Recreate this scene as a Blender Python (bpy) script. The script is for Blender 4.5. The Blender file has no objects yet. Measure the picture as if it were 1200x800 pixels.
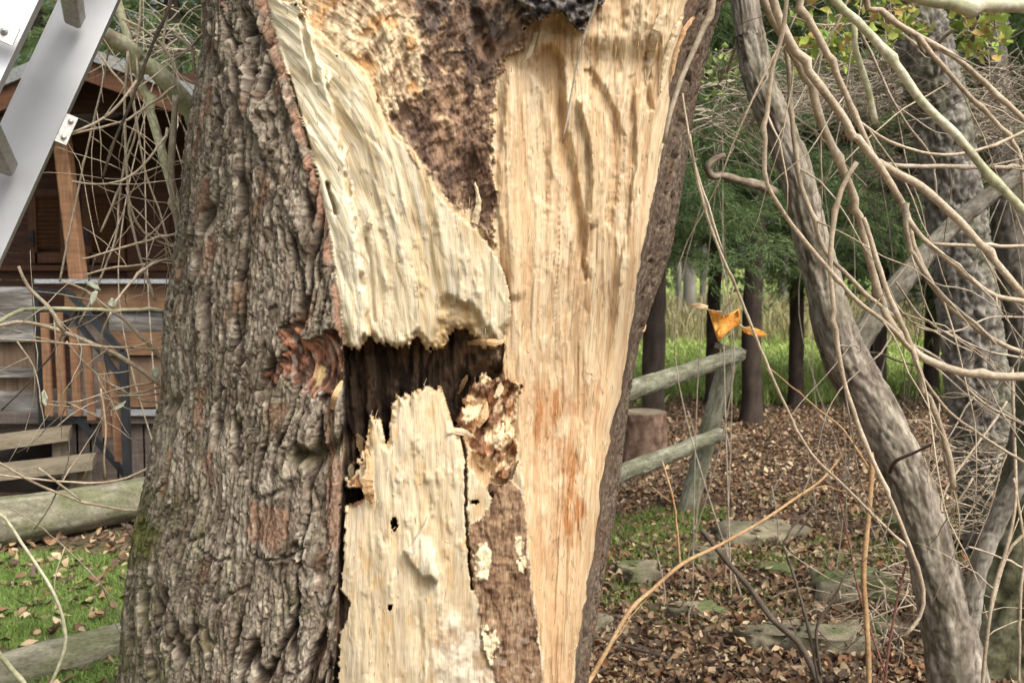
import bpy, math, random
import numpy as np
from math import radians, sin, cos, pi
from mathutils import Vector, Matrix

random.seed(7)
rng = np.random.default_rng(11)
scene = bpy.context.scene
COL = scene.collection

# ------------------------------------------------------------------ camera, sky, sun, exposure
F = 1100.0                      # focal length in pixels of a 1200 wide picture
CAMZ = 1.6
PITCH = math.atan2(70.0, F)
cam_d = bpy.data.cameras.new('camera')
cam = bpy.data.objects.new('camera', cam_d)
COL.objects.link(cam)
cam.location = (0, 0, CAMZ)
cam.rotation_euler = (pi / 2 - PITCH, 0, 0)
cam_d.sensor_width = 36.0
cam_d.lens = 36.0 * F / 1200.0
cam_d.clip_start = 0.05
cam_d.clip_end = 600
cam_d.dof.use_dof = True
cam_d.dof.focus_distance = 1.95
cam_d.dof.aperture_fstop = 8.5
scene.camera = cam

SUN_EL, SUN_AZ = radians(52), radians(138)      # azimuth clockwise from +Y: behind the camera, to its right
world = bpy.data.worlds.new('World')
scene.world = world
world.use_nodes = True
wn = world.node_tree
bg = wn.nodes['Background']
sky = wn.nodes.new('ShaderNodeTexSky')
sky.sky_type = 'NISHITA'
sky.sun_disc = False
sky.sun_elevation = SUN_EL
sky.sun_rotation = SUN_AZ
sky.air_density = 1.0
sky.dust_density = 6.0
sky.ozone_density = 1.0
hsv = wn.nodes.new('ShaderNodeHueSaturation')
hsv.inputs['Saturation'].default_value = 0.35
wn.links.new(sky.outputs[0], hsv.inputs['Color'])
wn.links.new(hsv.outputs[0], bg.inputs['Color'])
bg.inputs['Strength'].default_value = 0.15
sun_d = bpy.data.lights.new('sun', 'SUN')
sun_d.energy = 1.5
sun_d.angle = radians(24)
sun_d.color = (1.0, 0.95, 0.87)
sun = bpy.data.objects.new('sun', sun_d)
COL.objects.link(sun)
sv = Vector((sin(SUN_AZ) * cos(SUN_EL), cos(SUN_AZ) * cos(SUN_EL), sin(SUN_EL)))
sun.rotation_euler = sv.to_track_quat('Z', 'Y').to_euler()
sun.location = sv * 20
scene.view_settings.view_transform = 'Standard'
scene.view_settings.look = 'None'
scene.view_settings.gamma = 1.0
scene.view_settings.exposure = 0.85
scene.cycles.max_bounces = 6
scene.cycles.diffuse_bounces = 3
scene.cycles.transparent_max_bounces = 8

# ------------------------------------------------------------------ pixels of the photograph <-> places
cp_, sp_ = cos(PITCH), sin(PITCH)

def P(px, py, d):
    """the place seen at pixel (px, py), d metres in front of the camera (along world Y)"""
    a = (px - 600.0) / F
    b = (400.0 - py) / F
    dx, dy, dz = a, cp_ + b * sp_, -sp_ + b * cp_
    t = d / dy
    return Vector((dx * t, d, CAMZ + dz * t))

def project(v):
    x = v[:, 0]; y = v[:, 1]; z = v[:, 2] - CAMZ
    w = y * cp_ - z * sp_
    h = y * sp_ + z * cp_
    return 600 + F * x / w, 400 - F * h / w

# ------------------------------------------------------------------ noise
def _h(ix, iy, s):
    n = (ix.astype(np.int64) * 374761393 + iy.astype(np.int64) * 668265263 + s * 1442695041) & 0xFFFFFFFF
    n = ((n ^ (n >> 13)) * 1274126177) & 0xFFFFFFFF
    n = (n ^ (n >> 16)) & 0xFFFFFFFF
    n = (n * 2246822519) & 0xFFFFFFFF
    return ((n ^ (n >> 15)) & 0xFFFFFF) / float(0xFFFFFF)

def vn(x, y, s=0):
    """value noise 0..1"""
    x = np.asarray(x, float); y = np.asarray(y, float)
    ix = np.floor(x); iy = np.floor(y)
    fx = x - ix; fy = y - iy
    fx = fx * fx * fx * (fx * (fx * 6 - 15) + 10); fy = fy * fy * fy * (fy * (fy * 6 - 15) + 10)
    a = _h(ix, iy, s); b = _h(ix + 1, iy, s); c = _h(ix, iy + 1, s); d = _h(ix + 1, iy + 1, s)
    return (a * (1 - fx) + b * fx) * (1 - fy) + (c * (1 - fx) + d * fx) * fy

def fbm(x, y, s=0, o=4, g=0.5):
    t = 0; a = 1.0; n = 0
    for k in range(o):
        t = t + a * vn(x * 2 ** k + 17.3 * k, y * 2 ** k + 9.1 * k, s + k); n += a; a *= g
    return t / n

def worley(x, y, s=0):
    """distances to the nearest two points, and a value of the nearest"""
    ix = np.floor(x); iy = np.floor(y)
    f1 = np.full(x.shape, 9.0); f2 = np.full(x.shape, 9.0); cid = np.zeros(x.shape)
    for i in (-1, 0, 1):
        for j in (-1, 0, 1):
            cx = ix + i; cy = iy + j
            d = np.hypot(cx + _h(cx, cy, s) - x, cy + _h(cx, cy, s + 50) - y)
            v = _h(cx, cy, s + 99)
            nearer = d < f1
            f2 = np.where(nearer, f1, np.minimum(f2, d))
            cid = np.where(nearer, v, cid)
            f1 = np.where(nearer, d, f1)
    return f1, f2, cid

def cell(x, y, s):
    """a height per torn sliver, eased at its edges"""
    a, b, c = worley(x, y, s)
    return .5 + (c - .5) * sst(0, .16, b - a)

def sst(a, b, x):
    t = np.clip((x - a) / (b - a), 0, 1)
    return t * t * (3 - 2 * t)

def lerp(a, b, t):
    return a + (b - a) * t

def lerp3(a, b, t):
    a = np.asarray(a, float); b = np.asarray(b, float)
    t = np.asarray(t, float)
    return a + (b - a) * (t[:, None] if t.ndim else t)

def sdf(poly, x, y):
    """signed distance to a polygon, positive inside"""
    p = np.array(poly, float)
    d = np.full(x.shape, 1e9); ins = np.zeros(x.shape, bool)
    for i in range(len(p)):
        ax, ay = p[i]; bx, by = p[(i + 1) % len(p)]
        ex, ey = bx - ax, by - ay
        t = np.clip(((x - ax) * ex + (y - ay) * ey) / (ex * ex + ey * ey + 1e-9), 0, 1)
        d = np.minimum(d, np.hypot(x - ax - t * ex, y - ay - t * ey))
        c = ((ay > y) != (by > y))
        xi = (bx - ax) * (y - ay) / (by - ay + 1e-12) + ax
        ins ^= c & (x < xi)
    return np.where(ins, d, -d)

def dline(pts, x, y):
    d = np.full(x.shape, 1e9)
    for (ax, ay), (bx, by) in zip(pts[:-1], pts[1:]):
        ex, ey = bx - ax, by - ay
        t = np.clip(((x - ax) * ex + (y - ay) * ey) / (ex * ex + ey * ey + 1e-9), 0, 1)
        d = np.minimum(d, np.hypot(x - ax - t * ex, y - ay - t * ey))
    return d

# ------------------------------------------------------------------ objects
def tag(o, label=None, cat=None, group=None, kind=None):
    if label: o['label'] = label
    if cat: o['category'] = cat
    if group: o['group'] = group
    if kind: o['kind'] = kind
    return o

def empty(name, loc=(0, 0, 0), rz=0.0):
    o = bpy.data.objects.new(name, None)
    o.empty_display_size = 0.1
    o.location = loc; o.rotation_euler = (0, 0, rz)
    COL.objects.link(o)
    return o

def link(name, me, m, parent=None, smooth=True):
    """a world-coordinate mesh as one object, parented without moving it"""
    o = bpy.data.objects.new(name, me)
    COL.objects.link(o)
    if m is not None and not me.materials: me.materials.append(m)
    if smooth: me.polygons.foreach_set('use_smooth', [True] * len(me.polygons))
    if parent is not None:
        o.parent = parent
        o.matrix_parent_inverse = parent.matrix_basis.inverted()
    return o

def np_mesh(name, v, f, col=None, flow=None):
    """f: (n,k) int array with one face size, or a list of such arrays"""
    v = np.ascontiguousarray(v, dtype=np.float32)
    fs = f if isinstance(f, list) else [f]
    fs = [np.asarray(q, dtype=np.int32) for q in fs if len(q)]
    me = bpy.data.meshes.new(name)
    me.vertices.add(len(v)); me.vertices.foreach_set('co', v.ravel())
    idx = np.concatenate([q.ravel() for q in fs])
    ln = np.concatenate([np.full(len(q), q.shape[1], np.int32) for q in fs])
    me.loops.add(len(idx)); me.loops.foreach_set('vertex_index', idx)
    me.polygons.add(len(ln))
    st = np.zeros(len(ln), np.int32); st[1:] = np.cumsum(ln)[:-1]
    me.polygons.foreach_set('loop_start', st); me.polygons.foreach_set('loop_total', ln)
    me.update(calc_edges=True)
    if col is not None:
        a = me.color_attributes.new('Col', 'FLOAT_COLOR', 'POINT')
        c = np.ones((len(v), 4), np.float32); c[:, :3] = col
        a.data.foreach_set('color', c.ravel())
    if flow is not None:
        a = me.attributes.new('flow', 'FLOAT_VECTOR', 'POINT')
        q = np.zeros((len(v), 3), np.float32); q[:, :flow.shape[1]] = flow
        a.data.foreach_set('vector', q.ravel())
    return me

class MB:
    """gathers shapes that end up as ONE mesh object"""
    def __init__(s): s.v = []; s.f = []; s.n = 0
    def add(s, v, f):
        s.v.extend([tuple(p) for p in v]); s.f.extend([tuple(i + s.n for i in q) for q in f]); s.n += len(v)
    def box(s, c, size, rot=None, bev=0.0):
        hx, hy, hz = size[0] / 2, size[1] / 2, size[2] / 2
        b = min(bev, hx * .9, hy * .9, hz * .9)
        R = rot if rot is not None else Matrix.Identity(3)
        c = Vector(c)
        if b <= 0:
            vs = [Vector((x, y, z)) for x in (-hx, hx) for y in (-hy, hy) for z in (-hz, hz)]
            fs = [(0, 1, 3, 2), (4, 6, 7, 5), (0, 4, 5, 1), (2, 3, 7, 6), (0, 2, 6, 4), (1, 5, 7, 3)]
            s.add([c + R @ v for v in vs], fs); return
        # chamfered along the long (z) edges and at the ends
        prof = [(-hx + b, -hy), (hx - b, -hy), (hx, -hy + b), (hx, hy - b), (hx - b, hy), (-hx + b, hy), (-hx, hy - b), (-hx, -hy + b)]
        vs = []
        for z, k in ((-hz, 1 - b / max(hx, hy)), (-hz + b, 1), (hz - b, 1), (hz, 1 - b / max(hx, hy))):
            vs += [c + R @ Vector((x * k, y * k, z)) for x, y in prof]
        fs = []
        for r in range(3):
            for i in range(8):
                j = (i + 1) % 8
                fs.append((r * 8 + i, r * 8 + j, r * 8 + 8 + j, r * 8 + 8 + i))
        fs.append(tuple(range(7, -1, -1))); fs.append(tuple(range(24, 32)))
        s.add(vs, fs)
    def beam(s, a, b, w, h, up=(0, 0, 1), bev=0.0):
        """a box from a to b, w wide sideways and h high"""
        a = Vector(a); b = Vector(b); z = (b - a).normalized()
        u = Vector(up); x = z.cross(u)
        if x.length < 1e-4: x = z.cross(Vector((1, 0, 0)))
        x.normalize(); y = x.cross(z)
        R = Matrix((x, y, z)).transposed()
        s.box((a + b) / 2, (w, h, (b - a).length), R, bev)
    def tube(s, pts, rad, n=8, rough=0.0, seed=0):
        v, f = tube_vf(pts, rad, n, rough, seed)
        s.add(v, f)
    def build(s, name, m, parent=None, smooth=False):
        me = bpy.data.meshes.new(name)
        me.from_pydata(s.v, [], s.f); me.update()
        return link(name, me, m, parent, smooth)

def spline(pts, rad, step):
    """Catmull-Rom through pts; returns resampled points and radii"""
    pts = [Vector(p) for p in pts]; n = len(pts)
    if not hasattr(rad, '__len__'): rad = [rad] * n
    if len(rad) != n: rad = list(np.interp(np.linspace(0, 1, n), np.linspace(0, 1, len(rad)), rad))
    out = []; ro = []
    for i in range(n - 1):
        p0 = pts[max(i - 1, 0)]; p1 = pts[i]; p2 = pts[i + 1]; p3 = pts[min(i + 2, n - 1)]
        k = max(1, int((p2 - p1).length / step))
        for j in range(k):
            t = j / k
            out.append(0.5 * ((2 * p1) + (p2 - p0) * t + (2 * p0 - 5 * p1 + 4 * p2 - p3) * t * t + (3 * p1 - p0 - 3 * p2 + p3) * t ** 3))
            ro.append(rad[i] + (rad[i + 1] - rad[i]) * t)
    out.append(pts[-1]); ro.append(rad[-1])
    return out, ro

def tube_vf(pts, rad, n=8, rough=0.0, seed=0):
    if not hasattr(rad, '__len__'): rad = [rad] * len(pts)
    rad = list(np.interp(np.linspace(0, 1, len(pts)), np.linspace(0, 1, len(rad)), rad)) if len(rad) != len(pts) else rad
    r_ = random.Random(seed)
    pts = [Vector(p) for p in pts]
    t0 = (pts[1] - pts[0]).normalized()
    x = t0.cross(Vector((0.31, 0.2, 0.93)))
    x.normalize()
    v = []; f = []
    for i, p in enumerate(pts):
        t = (pts[min(i + 1, len(pts) - 1)] - pts[max(i - 1, 0)]).normalized()
        x = (x - t * x.dot(t)).normalized(); y = t.cross(x)
        q = rad[i] * (1 + rough * (r_.random() - .5) * 2)
        for k in range(n):
            a = 2 * pi * k / n
            v.append(p + (x * cos(a) + y * sin(a)) * q * (1 + rough * .4 * (r_.random() - .5)))
    for i in range(len(pts) - 1):
        for k in range(n):
            j = (k + 1) % n
            f.append((i * n + k, i * n + j, (i + 1) * n + j, (i + 1) * n + k))
    f.append(tuple(range(n - 1, -1, -1))); m = (len(pts) - 1) * n
    f.append(tuple(range(m, m + n)))
    return v, f

# ------------------------------------------------------------------ materials
def node_mat(name, rough=0.85, spec=0.3):
    m = bpy.data.materials.new(name); m.use_nodes = True
    nt = m.node_tree; b = nt.nodes['Principled BSDF']
    b.inputs['Roughness'].default_value = rough
    b.inputs['Specular IOR Level'].default_value = spec
    return m, nt, b

def N(nt, t, **kw):
    n = nt.nodes.new(t)
    for k, v in kw.items(): setattr(n, k, v)
    return n

def noise_node(nt, coord, scale, detail=4, stretch=(1, 1, 1)):
    mp = N(nt, 'ShaderNodeMapping'); mp.inputs['Scale'].default_value = stretch
    nt.links.new(coord, mp.inputs[0])
    n = N(nt, 'ShaderNodeTexNoise'); n.inputs['Scale'].default_value = scale; n.inputs['Detail'].default_value = detail
    nt.links.new(mp.outputs[0], n.inputs['Vector'])
    return n.outputs['Fac']

def ramp(nt, fac, stops):
    r = N(nt, 'ShaderNodeValToRGB'); e = r.color_ramp.elements
    while len(e) < len(stops): e.new(0.5)
    for q, (p, c) in zip(e, stops): q.position = p; q.color = (*c, 1)
    nt.links.new(fac, r.inputs[0]); return r.outputs[0]

def mix(nt, a, b, fac, mode='MIX'):
    m = N(nt, 'ShaderNodeMix', data_type='RGBA', blend_type=mode)
    if hasattr(fac, 'links'): nt.links.new(fac, m.inputs[0])
    else: m.inputs[0].default_value = fac
    for k, q in ((6, a), (7, b)):
        if hasattr(q, 'links'): nt.links.new(q, m.inputs[k])
        else: m.inputs[k].default_value = (*q, 1)
    return m.outputs[2]

def bump(nt, b, h, strength, dist):
    n = N(nt, 'ShaderNodeBump'); n.inputs['Strength'].default_value = strength; n.inputs['Distance'].default_value = dist
    nt.links.new(h, n.inputs['Height']); nt.links.new(n.outputs[0], b.inputs['Normal'])

def surf(name, stops, scale=6, stretch=(1, 1, 1), rough=.85, bstr=.5, bdist=.004, fine=60, fstretch=(1, 1, 1), spec=.3, spots=None, metallic=0, translucent=0):
    m, nt, b = node_mat(name, rough, spec)
    tc = N(nt, 'ShaderNodeTexCoord').outputs['Object']
    a = noise_node(nt, tc, scale, 5, stretch)
    c = ramp(nt, a, stops)
    g = noise_node(nt, tc, fine, 4, fstretch)
    gr = ramp(nt, g, [(.3, (.72, .72, .72)), (.7, (1.2, 1.2, 1.2))])
    c = mix(nt, c, gr, 1.0, 'MULTIPLY')
    if spots:
        sp = noise_node(nt, tc, spots[0], 4)
        fac = ramp(nt, sp, [(spots[1], (0, 0, 0)), (spots[1] + .08, (1, 1, 1))])
        c = mix(nt, c, spots[2], fac)
    nt.links.new(c, b.inputs['Base Color'])
    b.inputs['Metallic'].default_value = metallic
    if translucent: b.inputs['Subsurface Weight'].default_value = 0
    bump(nt, b, g, bstr, bdist)
    return m

def col_mat(name, rough=.85, spec=.25, fine=None, bstr=.4, bdist=.002, vary=.25, trans=0.0):
    """base colour from the mesh's own Col attribute, times a fine procedural grain along the grain coordinates"""
    m, nt, b = node_mat(name, rough, spec)
    at = N(nt, 'ShaderNodeAttribute', attribute_name='Col').outputs['Color']
    c = at
    if fine:
        fl = N(nt, 'ShaderNodeAttribute', attribute_name='flow').outputs['Vector']
        g = noise_node(nt, fl, fine[0], 4, fine[1])
        gr = ramp(nt, g, [(.3, (1 - vary,) * 3), (.7, (1 + vary,) * 3)])
        c = mix(nt, at, gr, 1.0, 'MULTIPLY')
        bump(nt, b, g, bstr, bdist)
    nt.links.new(c, b.inputs['Base Color'])
    if trans:
        tr = N(nt, 'ShaderNodeBsdfTranslucent'); nt.links.new(c, tr.inputs['Color'])
        mx = N(nt, 'ShaderNodeMixShader'); mx.inputs[0].default_value = trans
        nt.links.new(b.outputs[0], mx.inputs[1]); nt.links.new(tr.outputs[0], mx.inputs[2])
        nt.links.new(mx.outputs[0], nt.nodes['Material Output'].inputs['Surface'])
    return m

M_BARK = col_mat('willow_bark', .9, .15, (1.0, (.55, .16, 1)), .9, .006, .45)
M_WOOD = col_mat('torn_wood', .65, .3, (1.0, (1.0, .045, 1)), .6, .0022, .22)
M_ROT = col_mat('rotten_wood', .9, .15, (1.0, (.5, .12, 1)), .7, .004, .3)
M_LEAF = col_mat('leaf', .75, .3, None, trans=.25)
M_LITTER = col_mat('litter', .7, .35, None)
M_TBARK = col_mat('tree_bark', .9, .15, (1.0, (.4, .15, 1)), .6, .004, .3)
M_TWIG = surf('pale_twig', [(.3, (.27, .21, .14)), (.5, (.41, .33, .23)), (.7, (.52, .43, .32))], 14, rough=.7, bstr=.35, fine=130, fstretch=(1, 1, 1))
M_TWIG2 = surf('grey_twig', [(.3, (.22, .175, .125)), (.55, (.36, .30, .22)), (.75, (.50, .44, .35))], 18, rough=.8, bstr=.4, fine=160)
M_TWIG3 = surf('dark_twig', [(.3, (.05, .04, .03)), (.7, (.13, .1, .07))], 18, rough=.8, fine=160)
M_GREENB = surf('greenish_branch', [(.3, (.27, .275, .155)), (.5, (.41, .40, .25)), (.7, (.54, .50, .38))], 12, rough=.8, bstr=.4, fine=90, spots=(9, .6, (.2, .15, .11)))
M_PALE = surf('peeled_branch', [(.3, (.45, .45, .27)), (.6, (.64, .62, .42))], 10, rough=.65, fine=80)
M_ORANGE = surf('orange_stem', [(.3, (.30, .17, .075)), (.7, (.46, .30, .15))], 14, rough=.6, fine=100)

# ------------------------------------------------------------------ the split willow
L_TAB = [(-260, 262), (-120, 250), (0, 243), (50, 245), (100, 240), (150, 228), (200, 220), (250, 217), (300, 210), (350, 200), (400, 194), (450, 194), (500, 183), (550, 172),
         (600, 160), (650, 150), (700, 148), (750, 144), (800, 135), (950, 105), (1180, 40)]
R_TAB = [(-260, 960), (-120, 905), (0, 856), (37, 838), (75, 828), (112, 819), (150, 810), (187, 805), (225, 798), (262, 793), (300, 785), (350, 765), (400, 748), (430, 743),
         (505, 730), (560, 726), (620, 714), (650, 710), (725, 695), (800, 686), (950, 690), (1180, 730)]
WL_TAB = [(-260, 240), (-60, 296), (0, 312), (50, 326), (100, 343), (150, 357), (200, 371), (250, 382), (300, 391), (350, 399), (405, 405), (500, 405), (560, 401), (640, 397), (720, 394), (800, 390), (900, 392), (1180, 400)]
WR_TAB = [(-260, 850), (-60, 815), (0, 806), (40, 800), (75, 791), (112, 783), (150, 779), (187, 775), (225, 768), (262, 761), (300, 750), (340, 745), (355, 742), (430, 731), (505, 715), (560, 705), (650, 695), (725, 680), (800, 671), (900, 660), (1180, 640)]
def tab(T, q):
    """a table read off with its corners rounded"""
    xs_ = np.arange(-400, 1300, 4.0); ys_ = np.interp(xs_, [a for a, _ in T], [b for _, b in T])
    k_ = np.exp(-.5 * (np.arange(-12, 13) / 5.0) ** 2); k_ /= k_.sum()
    return np.interp(q, xs_, np.convolve(np.pad(ys_, 12, mode='edge'), k_, 'valid'))
DC = 2.27

NF, NB = 620, 90
t_ = np.linspace(-1, 1, NF)
th_f = .5 * np.arcsin(t_ * .9995) + .5 * t_ * pi / 2
th_b = np.linspace(pi / 2, 3 * pi / 2, NB + 2)[1:-1]
TH = np.concatenate([th_f, th_b])
rows = np.concatenate([np.linspace(-250, -14, 40), np.arange(-12, 812, 1.2), np.linspace(815, 1172, 60)])
# world height of each row, at the axis' depth
bb = (400 - rows) / F
zrow = CAMZ + DC * (-sp_ + bb * cp_) / (cp_ + bb * sp_)
aL = np.arctan((tab(L_TAB, rows) - 600 + 5) / F / (cp_ + bb * sp_)); aR = np.arctan((tab(R_TAB, rows) - 600 - 2) / F / (cp_ + bb * sp_))
bc = (aL + aR) / 2; hw = (aR - aL) / 2
rad_row = DC * np.sin(hw)
cxr, cyr = DC * np.sin(bc), DC * np.cos(bc)
nr, nc = len(rows), len(TH)
S, C_ = np.sin(TH)[None, :], np.cos(TH)[None, :]
nx = S * np.cos(bc)[:, None] - C_ * np.sin(bc)[:, None]
ny = -S * np.sin(bc)[:, None] - C_ * np.cos(bc)[:, None]
X = (cxr[:, None] + rad_row[:, None] * nx).ravel(); Y = (cyr[:, None] + rad_row[:, None] * ny).ravel()
Z = np.repeat(zrow, nc)
nx = nx.ravel(); ny = ny.ravel()
V0 = np.stack([X, Y, Z], 1)
px, py = project(V0)
TT = np.tile(TH, nr); RW = np.repeat(rows, nc)
front = (TT > -1.6) & (TT < 1.6)
ptsx, ptsy = px, py

wl = tab(WL_TAB, py); wr = tab(WR_TAB, py)
j1 = (fbm(px / 9, py / 22, 3, 3) - .5); j2 = (fbm(px / 5, py / 7, 5, 3) - .5); j3 = (fbm(px / 26, py / 26, 8, 3) - .5)
wsd = np.where(front, np.minimum(px - wl - 5 * j1, wr - px + 4 * j1 + 8 * j3), -99)      # > 0 inside the wound
inW = wsd > 0
q = (px + 9 * j1, py + 14 * j2)

SLAB = [(300, -40), (330, 2), (348, 4), (362, 30), (385, 58), (408, 72), (430, 92), (438, 118), (452, 150), (480, 180), (502, 215), (530, 250), (556, 268), (575, 290), (590, 320), (598, 350), (596, 380), (588, 402),
        (582, 408), (566, 410), (560, 398), (545, 389), (530, 391), (519, 411), (500, 414), (489, 396), (474, 412), (456, 407), (442, 407), (434, 394), (424, 412), (414, 413), (402, 408), (392, 330), (372, 200), (340, 90), (300, 20)]
CAV = [(398, 404), (414, 411), (424, 409), (432, 393), (442, 403), (456, 403), (474, 409), (489, 393), (500, 411), (519, 408), (530, 389), (545, 386), (560, 396), (566, 408), (590, 402), (590, 436), (578, 446), (566, 436), (556, 446), (548, 462),
       (540, 478), (532, 500), (524, 474), (516, 450), (508, 456), (500, 450), (488, 455), (478, 463), (470, 466), (464, 460), (460, 478), (457, 502), (453, 521), (449, 500), (446, 489), (438, 488), (432, 493), (428, 510), (426, 524), (420, 540), (414, 556), (404, 562), (400, 500)]
GAP = [(400, 548), (406, 560), (404, 600), (401, 650), (401, 692), (409, 704), (408, 724), (399, 738), (396, 790), (394, 830), (389, 830), (393, 740), (397, 640)]
HOLE2 = [(402, 571), (418, 572), (427, 574), (426, 582), (417, 586), (405, 592), (400, 590)]
MOT = [(326, -60), (352, 0), (365, 26), (390, 54), (412, 68), (434, 88), (444, 118), (458, 146), (486, 178), (508, 212), (534, 246), (553, 240), (558, 262), (578, 286), (581, 240), (580, 205), (574, 160), (580, 100), (590, 75), (612, 58), (622, 30), (640, 0), (660, -60)]
BRN = [(470, -60), (484, 0), (492, 40), (500, 84), (492, 112), (466, 122), (458, 140), (486, 178), (508, 212), (534, 246), (553, 240), (558, 262), (578, 288), (583, 240), (582, 205), (576, 160), (582, 100), (592, 75), (612, 56), (622, 30), (640, 0), (660, -60)]
BLK = [(604, -10), (600, -60), (716, -60), (704, 6), (694, 20), (688, 34), (676, 38), (668, 24), (656, 14), (640, 18), (626, 26), (612, 22)]
LSL = [(464, 458), (470, 464), (478, 461), (488, 453), (500, 449), (508, 455), (516, 449), (524, 472), (533, 500), (545, 520), (547, 546), (560, 560), (578, 584), (566, 608), (550, 614), (552, 684), (564, 720), (560, 760), (590, 830), (380, 830), (396, 736), (412, 724), (412, 704), (404, 692),
       (404, 640), (408, 590), (420, 592), (430, 584), (430, 572), (422, 566), (420, 552), (428, 536), (428, 512), (433, 492), (439, 488), (446, 488), (450, 500), (454, 520), (458, 500)]
LBR = [(549, 612), (567, 605), (577, 580), (575, 564), (586, 571), (597, 563), (609, 574), (614, 594), (620, 669), (629, 732), (640, 830), (590, 830), (582, 798), (567, 762), (562, 716), (554, 684), (550, 646)]
DEB = [(528, 430), (548, 424), (590, 436), (596, 446), (612, 452), (606, 470), (600, 500), (606, 530), (596, 560), (580, 562), (560, 545), (548, 520), (532, 500), (538, 470)]

sd = {}
box_in = lambda x0, x1, y0, y1: (px > x0) & (px < x1) & (py > y0) & (py < y1) & front
def S_(name, poly, jx=5.0, jy=7.0):
    out = np.full(px.shape, -60.0)
    p = np.array(poly); pad = 60
    m = box_in(p[:, 0].min() - pad, p[:, 0].max() + pad, p[:, 1].min() - pad, p[:, 1].max() + pad)
    out[m] = sdf(poly, px[m] + jx * j2[m] + jx * j1[m] * .5, py[m] + jy * j2[m])
    sd[name] = out
    return out
s_slab = S_('slab', SLAB, 4, 13); s_cav = S_('cav', CAV, 4, 13); s_gap = S_('gap', GAP, 5, 4); s_h2 = S_('h2', HOLE2, 4, 4)
s_mot = S_('mot', MOT, 14, 12); s_brn = S_('brn', BRN, 22, 16); s_blk = S_('blk', BLK, 14, 14); s_lsl = S_('lsl', LSL, 4, 13)
s_lbr = S_('lbr', LBR, 6, 8); s_deb = S_('deb', DEB, 8, 8)
cav = (np.maximum.reduce([s_cav, s_gap, s_h2]))
dots = np.full(px.shape, -9.0)
for (hx, hy, ha, hb) in ((462, 614, 3.6, 8), (457, 711, 2.6, 3.2), (556, 588, 5, 2.0)):
    dots = np.maximum(dots, 4 * (1 - np.hypot((px - hx) / ha, (py - hy) / hb)))
cav = np.maximum(cav, dots)

# ---- bark: interlaced ridges with deep furrows, in coordinates that follow the trunk
thL = -1.30
bw = ((tab(WL_TAB, RW) - 600) / F - np.tan(np.repeat(bc, nc))) * DC / np.repeat(rad_row, nc)
thW = np.arcsin(np.clip(bw * 1.02, -.97, .97))
ub = TT * 250.0
fr = (TT - thL) / (thW - thL)
ub2 = np.where(TT < thW, fr * np.interp(RW, [-50, 500], [105.0, 205.0]) - 290.0, ub)
ub = np.where(TT < thW, .45 * ub + .55 * ub2, ub)
vb = RW * 1.0
wu = ub + 20 * (fbm(ub / 60, vb / 90, 21, 3) - .5) + 6 * (vn(ub / 16, vb / 40, 25) - .5) + vb * .04
wv = vb + 10 * (fbm(ub / 30, vb / 90, 31, 2) - .5)
def furrow(u, v, pu, pv, s, w):
    n = vn(u / pu, v / pv, s) * .65 + vn(u / pu * 2.1, v / pv * 1.7, s + 7) * .35 - .5
    return sst(0, w, np.abs(n))
jag = 2.6 * (fbm(ub / 3.2, vb / 9, 39, 3) - .5)
f1 = furrow(wu + jag, wv, 14.5, 190, 41, .075)
f1b = furrow(wu + jag + 90, wv + 1.1 * wu, 36, 110, 45, .028)
f2 = furrow(wu + 40 + jag, wv, 8, 90, 51, .075)
f3 = furrow(wu + jag, wv, 3.6, 40, 61, .12)
f4 = furrow(wu * 1.0 + jag, wv + 2 * jag, 10, 14, 65, .03)
f1 = f1 * (.78 + .22 * f1b)
wa, wb, wc = worley(wu / 6.5 + jag * .2, wv / 36, 71)
crack = sst(.0, .08, wb - wa)
plate = wc
wa2, wb2, wc2 = worley(wu / 3.4 + 5 + .2 * jag, wv / 13, 75)
crack2 = sst(0, .16, wb2 - wa2)
big = fbm(wu / 42, wv / 140, 81, 2)
dep1 = .024 * f1 * (.85 + .3 * big) + .0085 * f2 * (.35 + .65 * f1) + .0030 * f3 * (.4 + .6 * f1) + .0060 * plate * f1 + .0022 * crack + .0018 * wc2 * f1 + .0012 * crack2 + .0008 * f4 * f1 + .0040 * (fbm(wu / 2.2, wv / 14, 91, 4, .6) - .5)
barkh = dep1 - .027
# large features of this trunk: a detached long plate, a smoother plate, horizontal breaks
def ridge(pts, w, hgt):
    d = np.full(px.shape, 99.0)
    p = np.array(pts); m = box_in(p[:, 0].min() - w * 2, p[:, 0].max() + w * 2, p[:, 1].min() - w * 2, p[:, 1].max() + w * 2)
    d[m] = dline(pts, px[m] + 5 * j2[m], py[m] + 5 * j2[m])
    return hgt * sst(w, w * .55, d)
barkh = barkh + ridge([(262, 0), (272, 40), (288, 90), (306, 134)], 15, .013) + ridge([(312, 150), (330, 195), (350, 245), (366, 290)], 9, .007) + ridge([(266, 96), (278, 140), (284, 200)], 9, .006)
barkh = barkh - ridge([(318, 140), (322, 160)], 10, .010) - ridge([(296, 20), (312, 60), (330, 120), (350, 190)], 10, .010)
barkh = barkh + ridge([(352, 500), (346, 560), (340, 610), (330, 640)], 24, .010)
barkh = barkh - ridge([(302, 649), (330, 652), (345, 648), (360, 640)], 2.2, .011) - ridge([(240, 640), (262, 655), (275, 652)], 2.4, .009)
barkh = barkh - ridge([(352, 690), (346, 730), (350, 780)], 5, .018)
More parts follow.
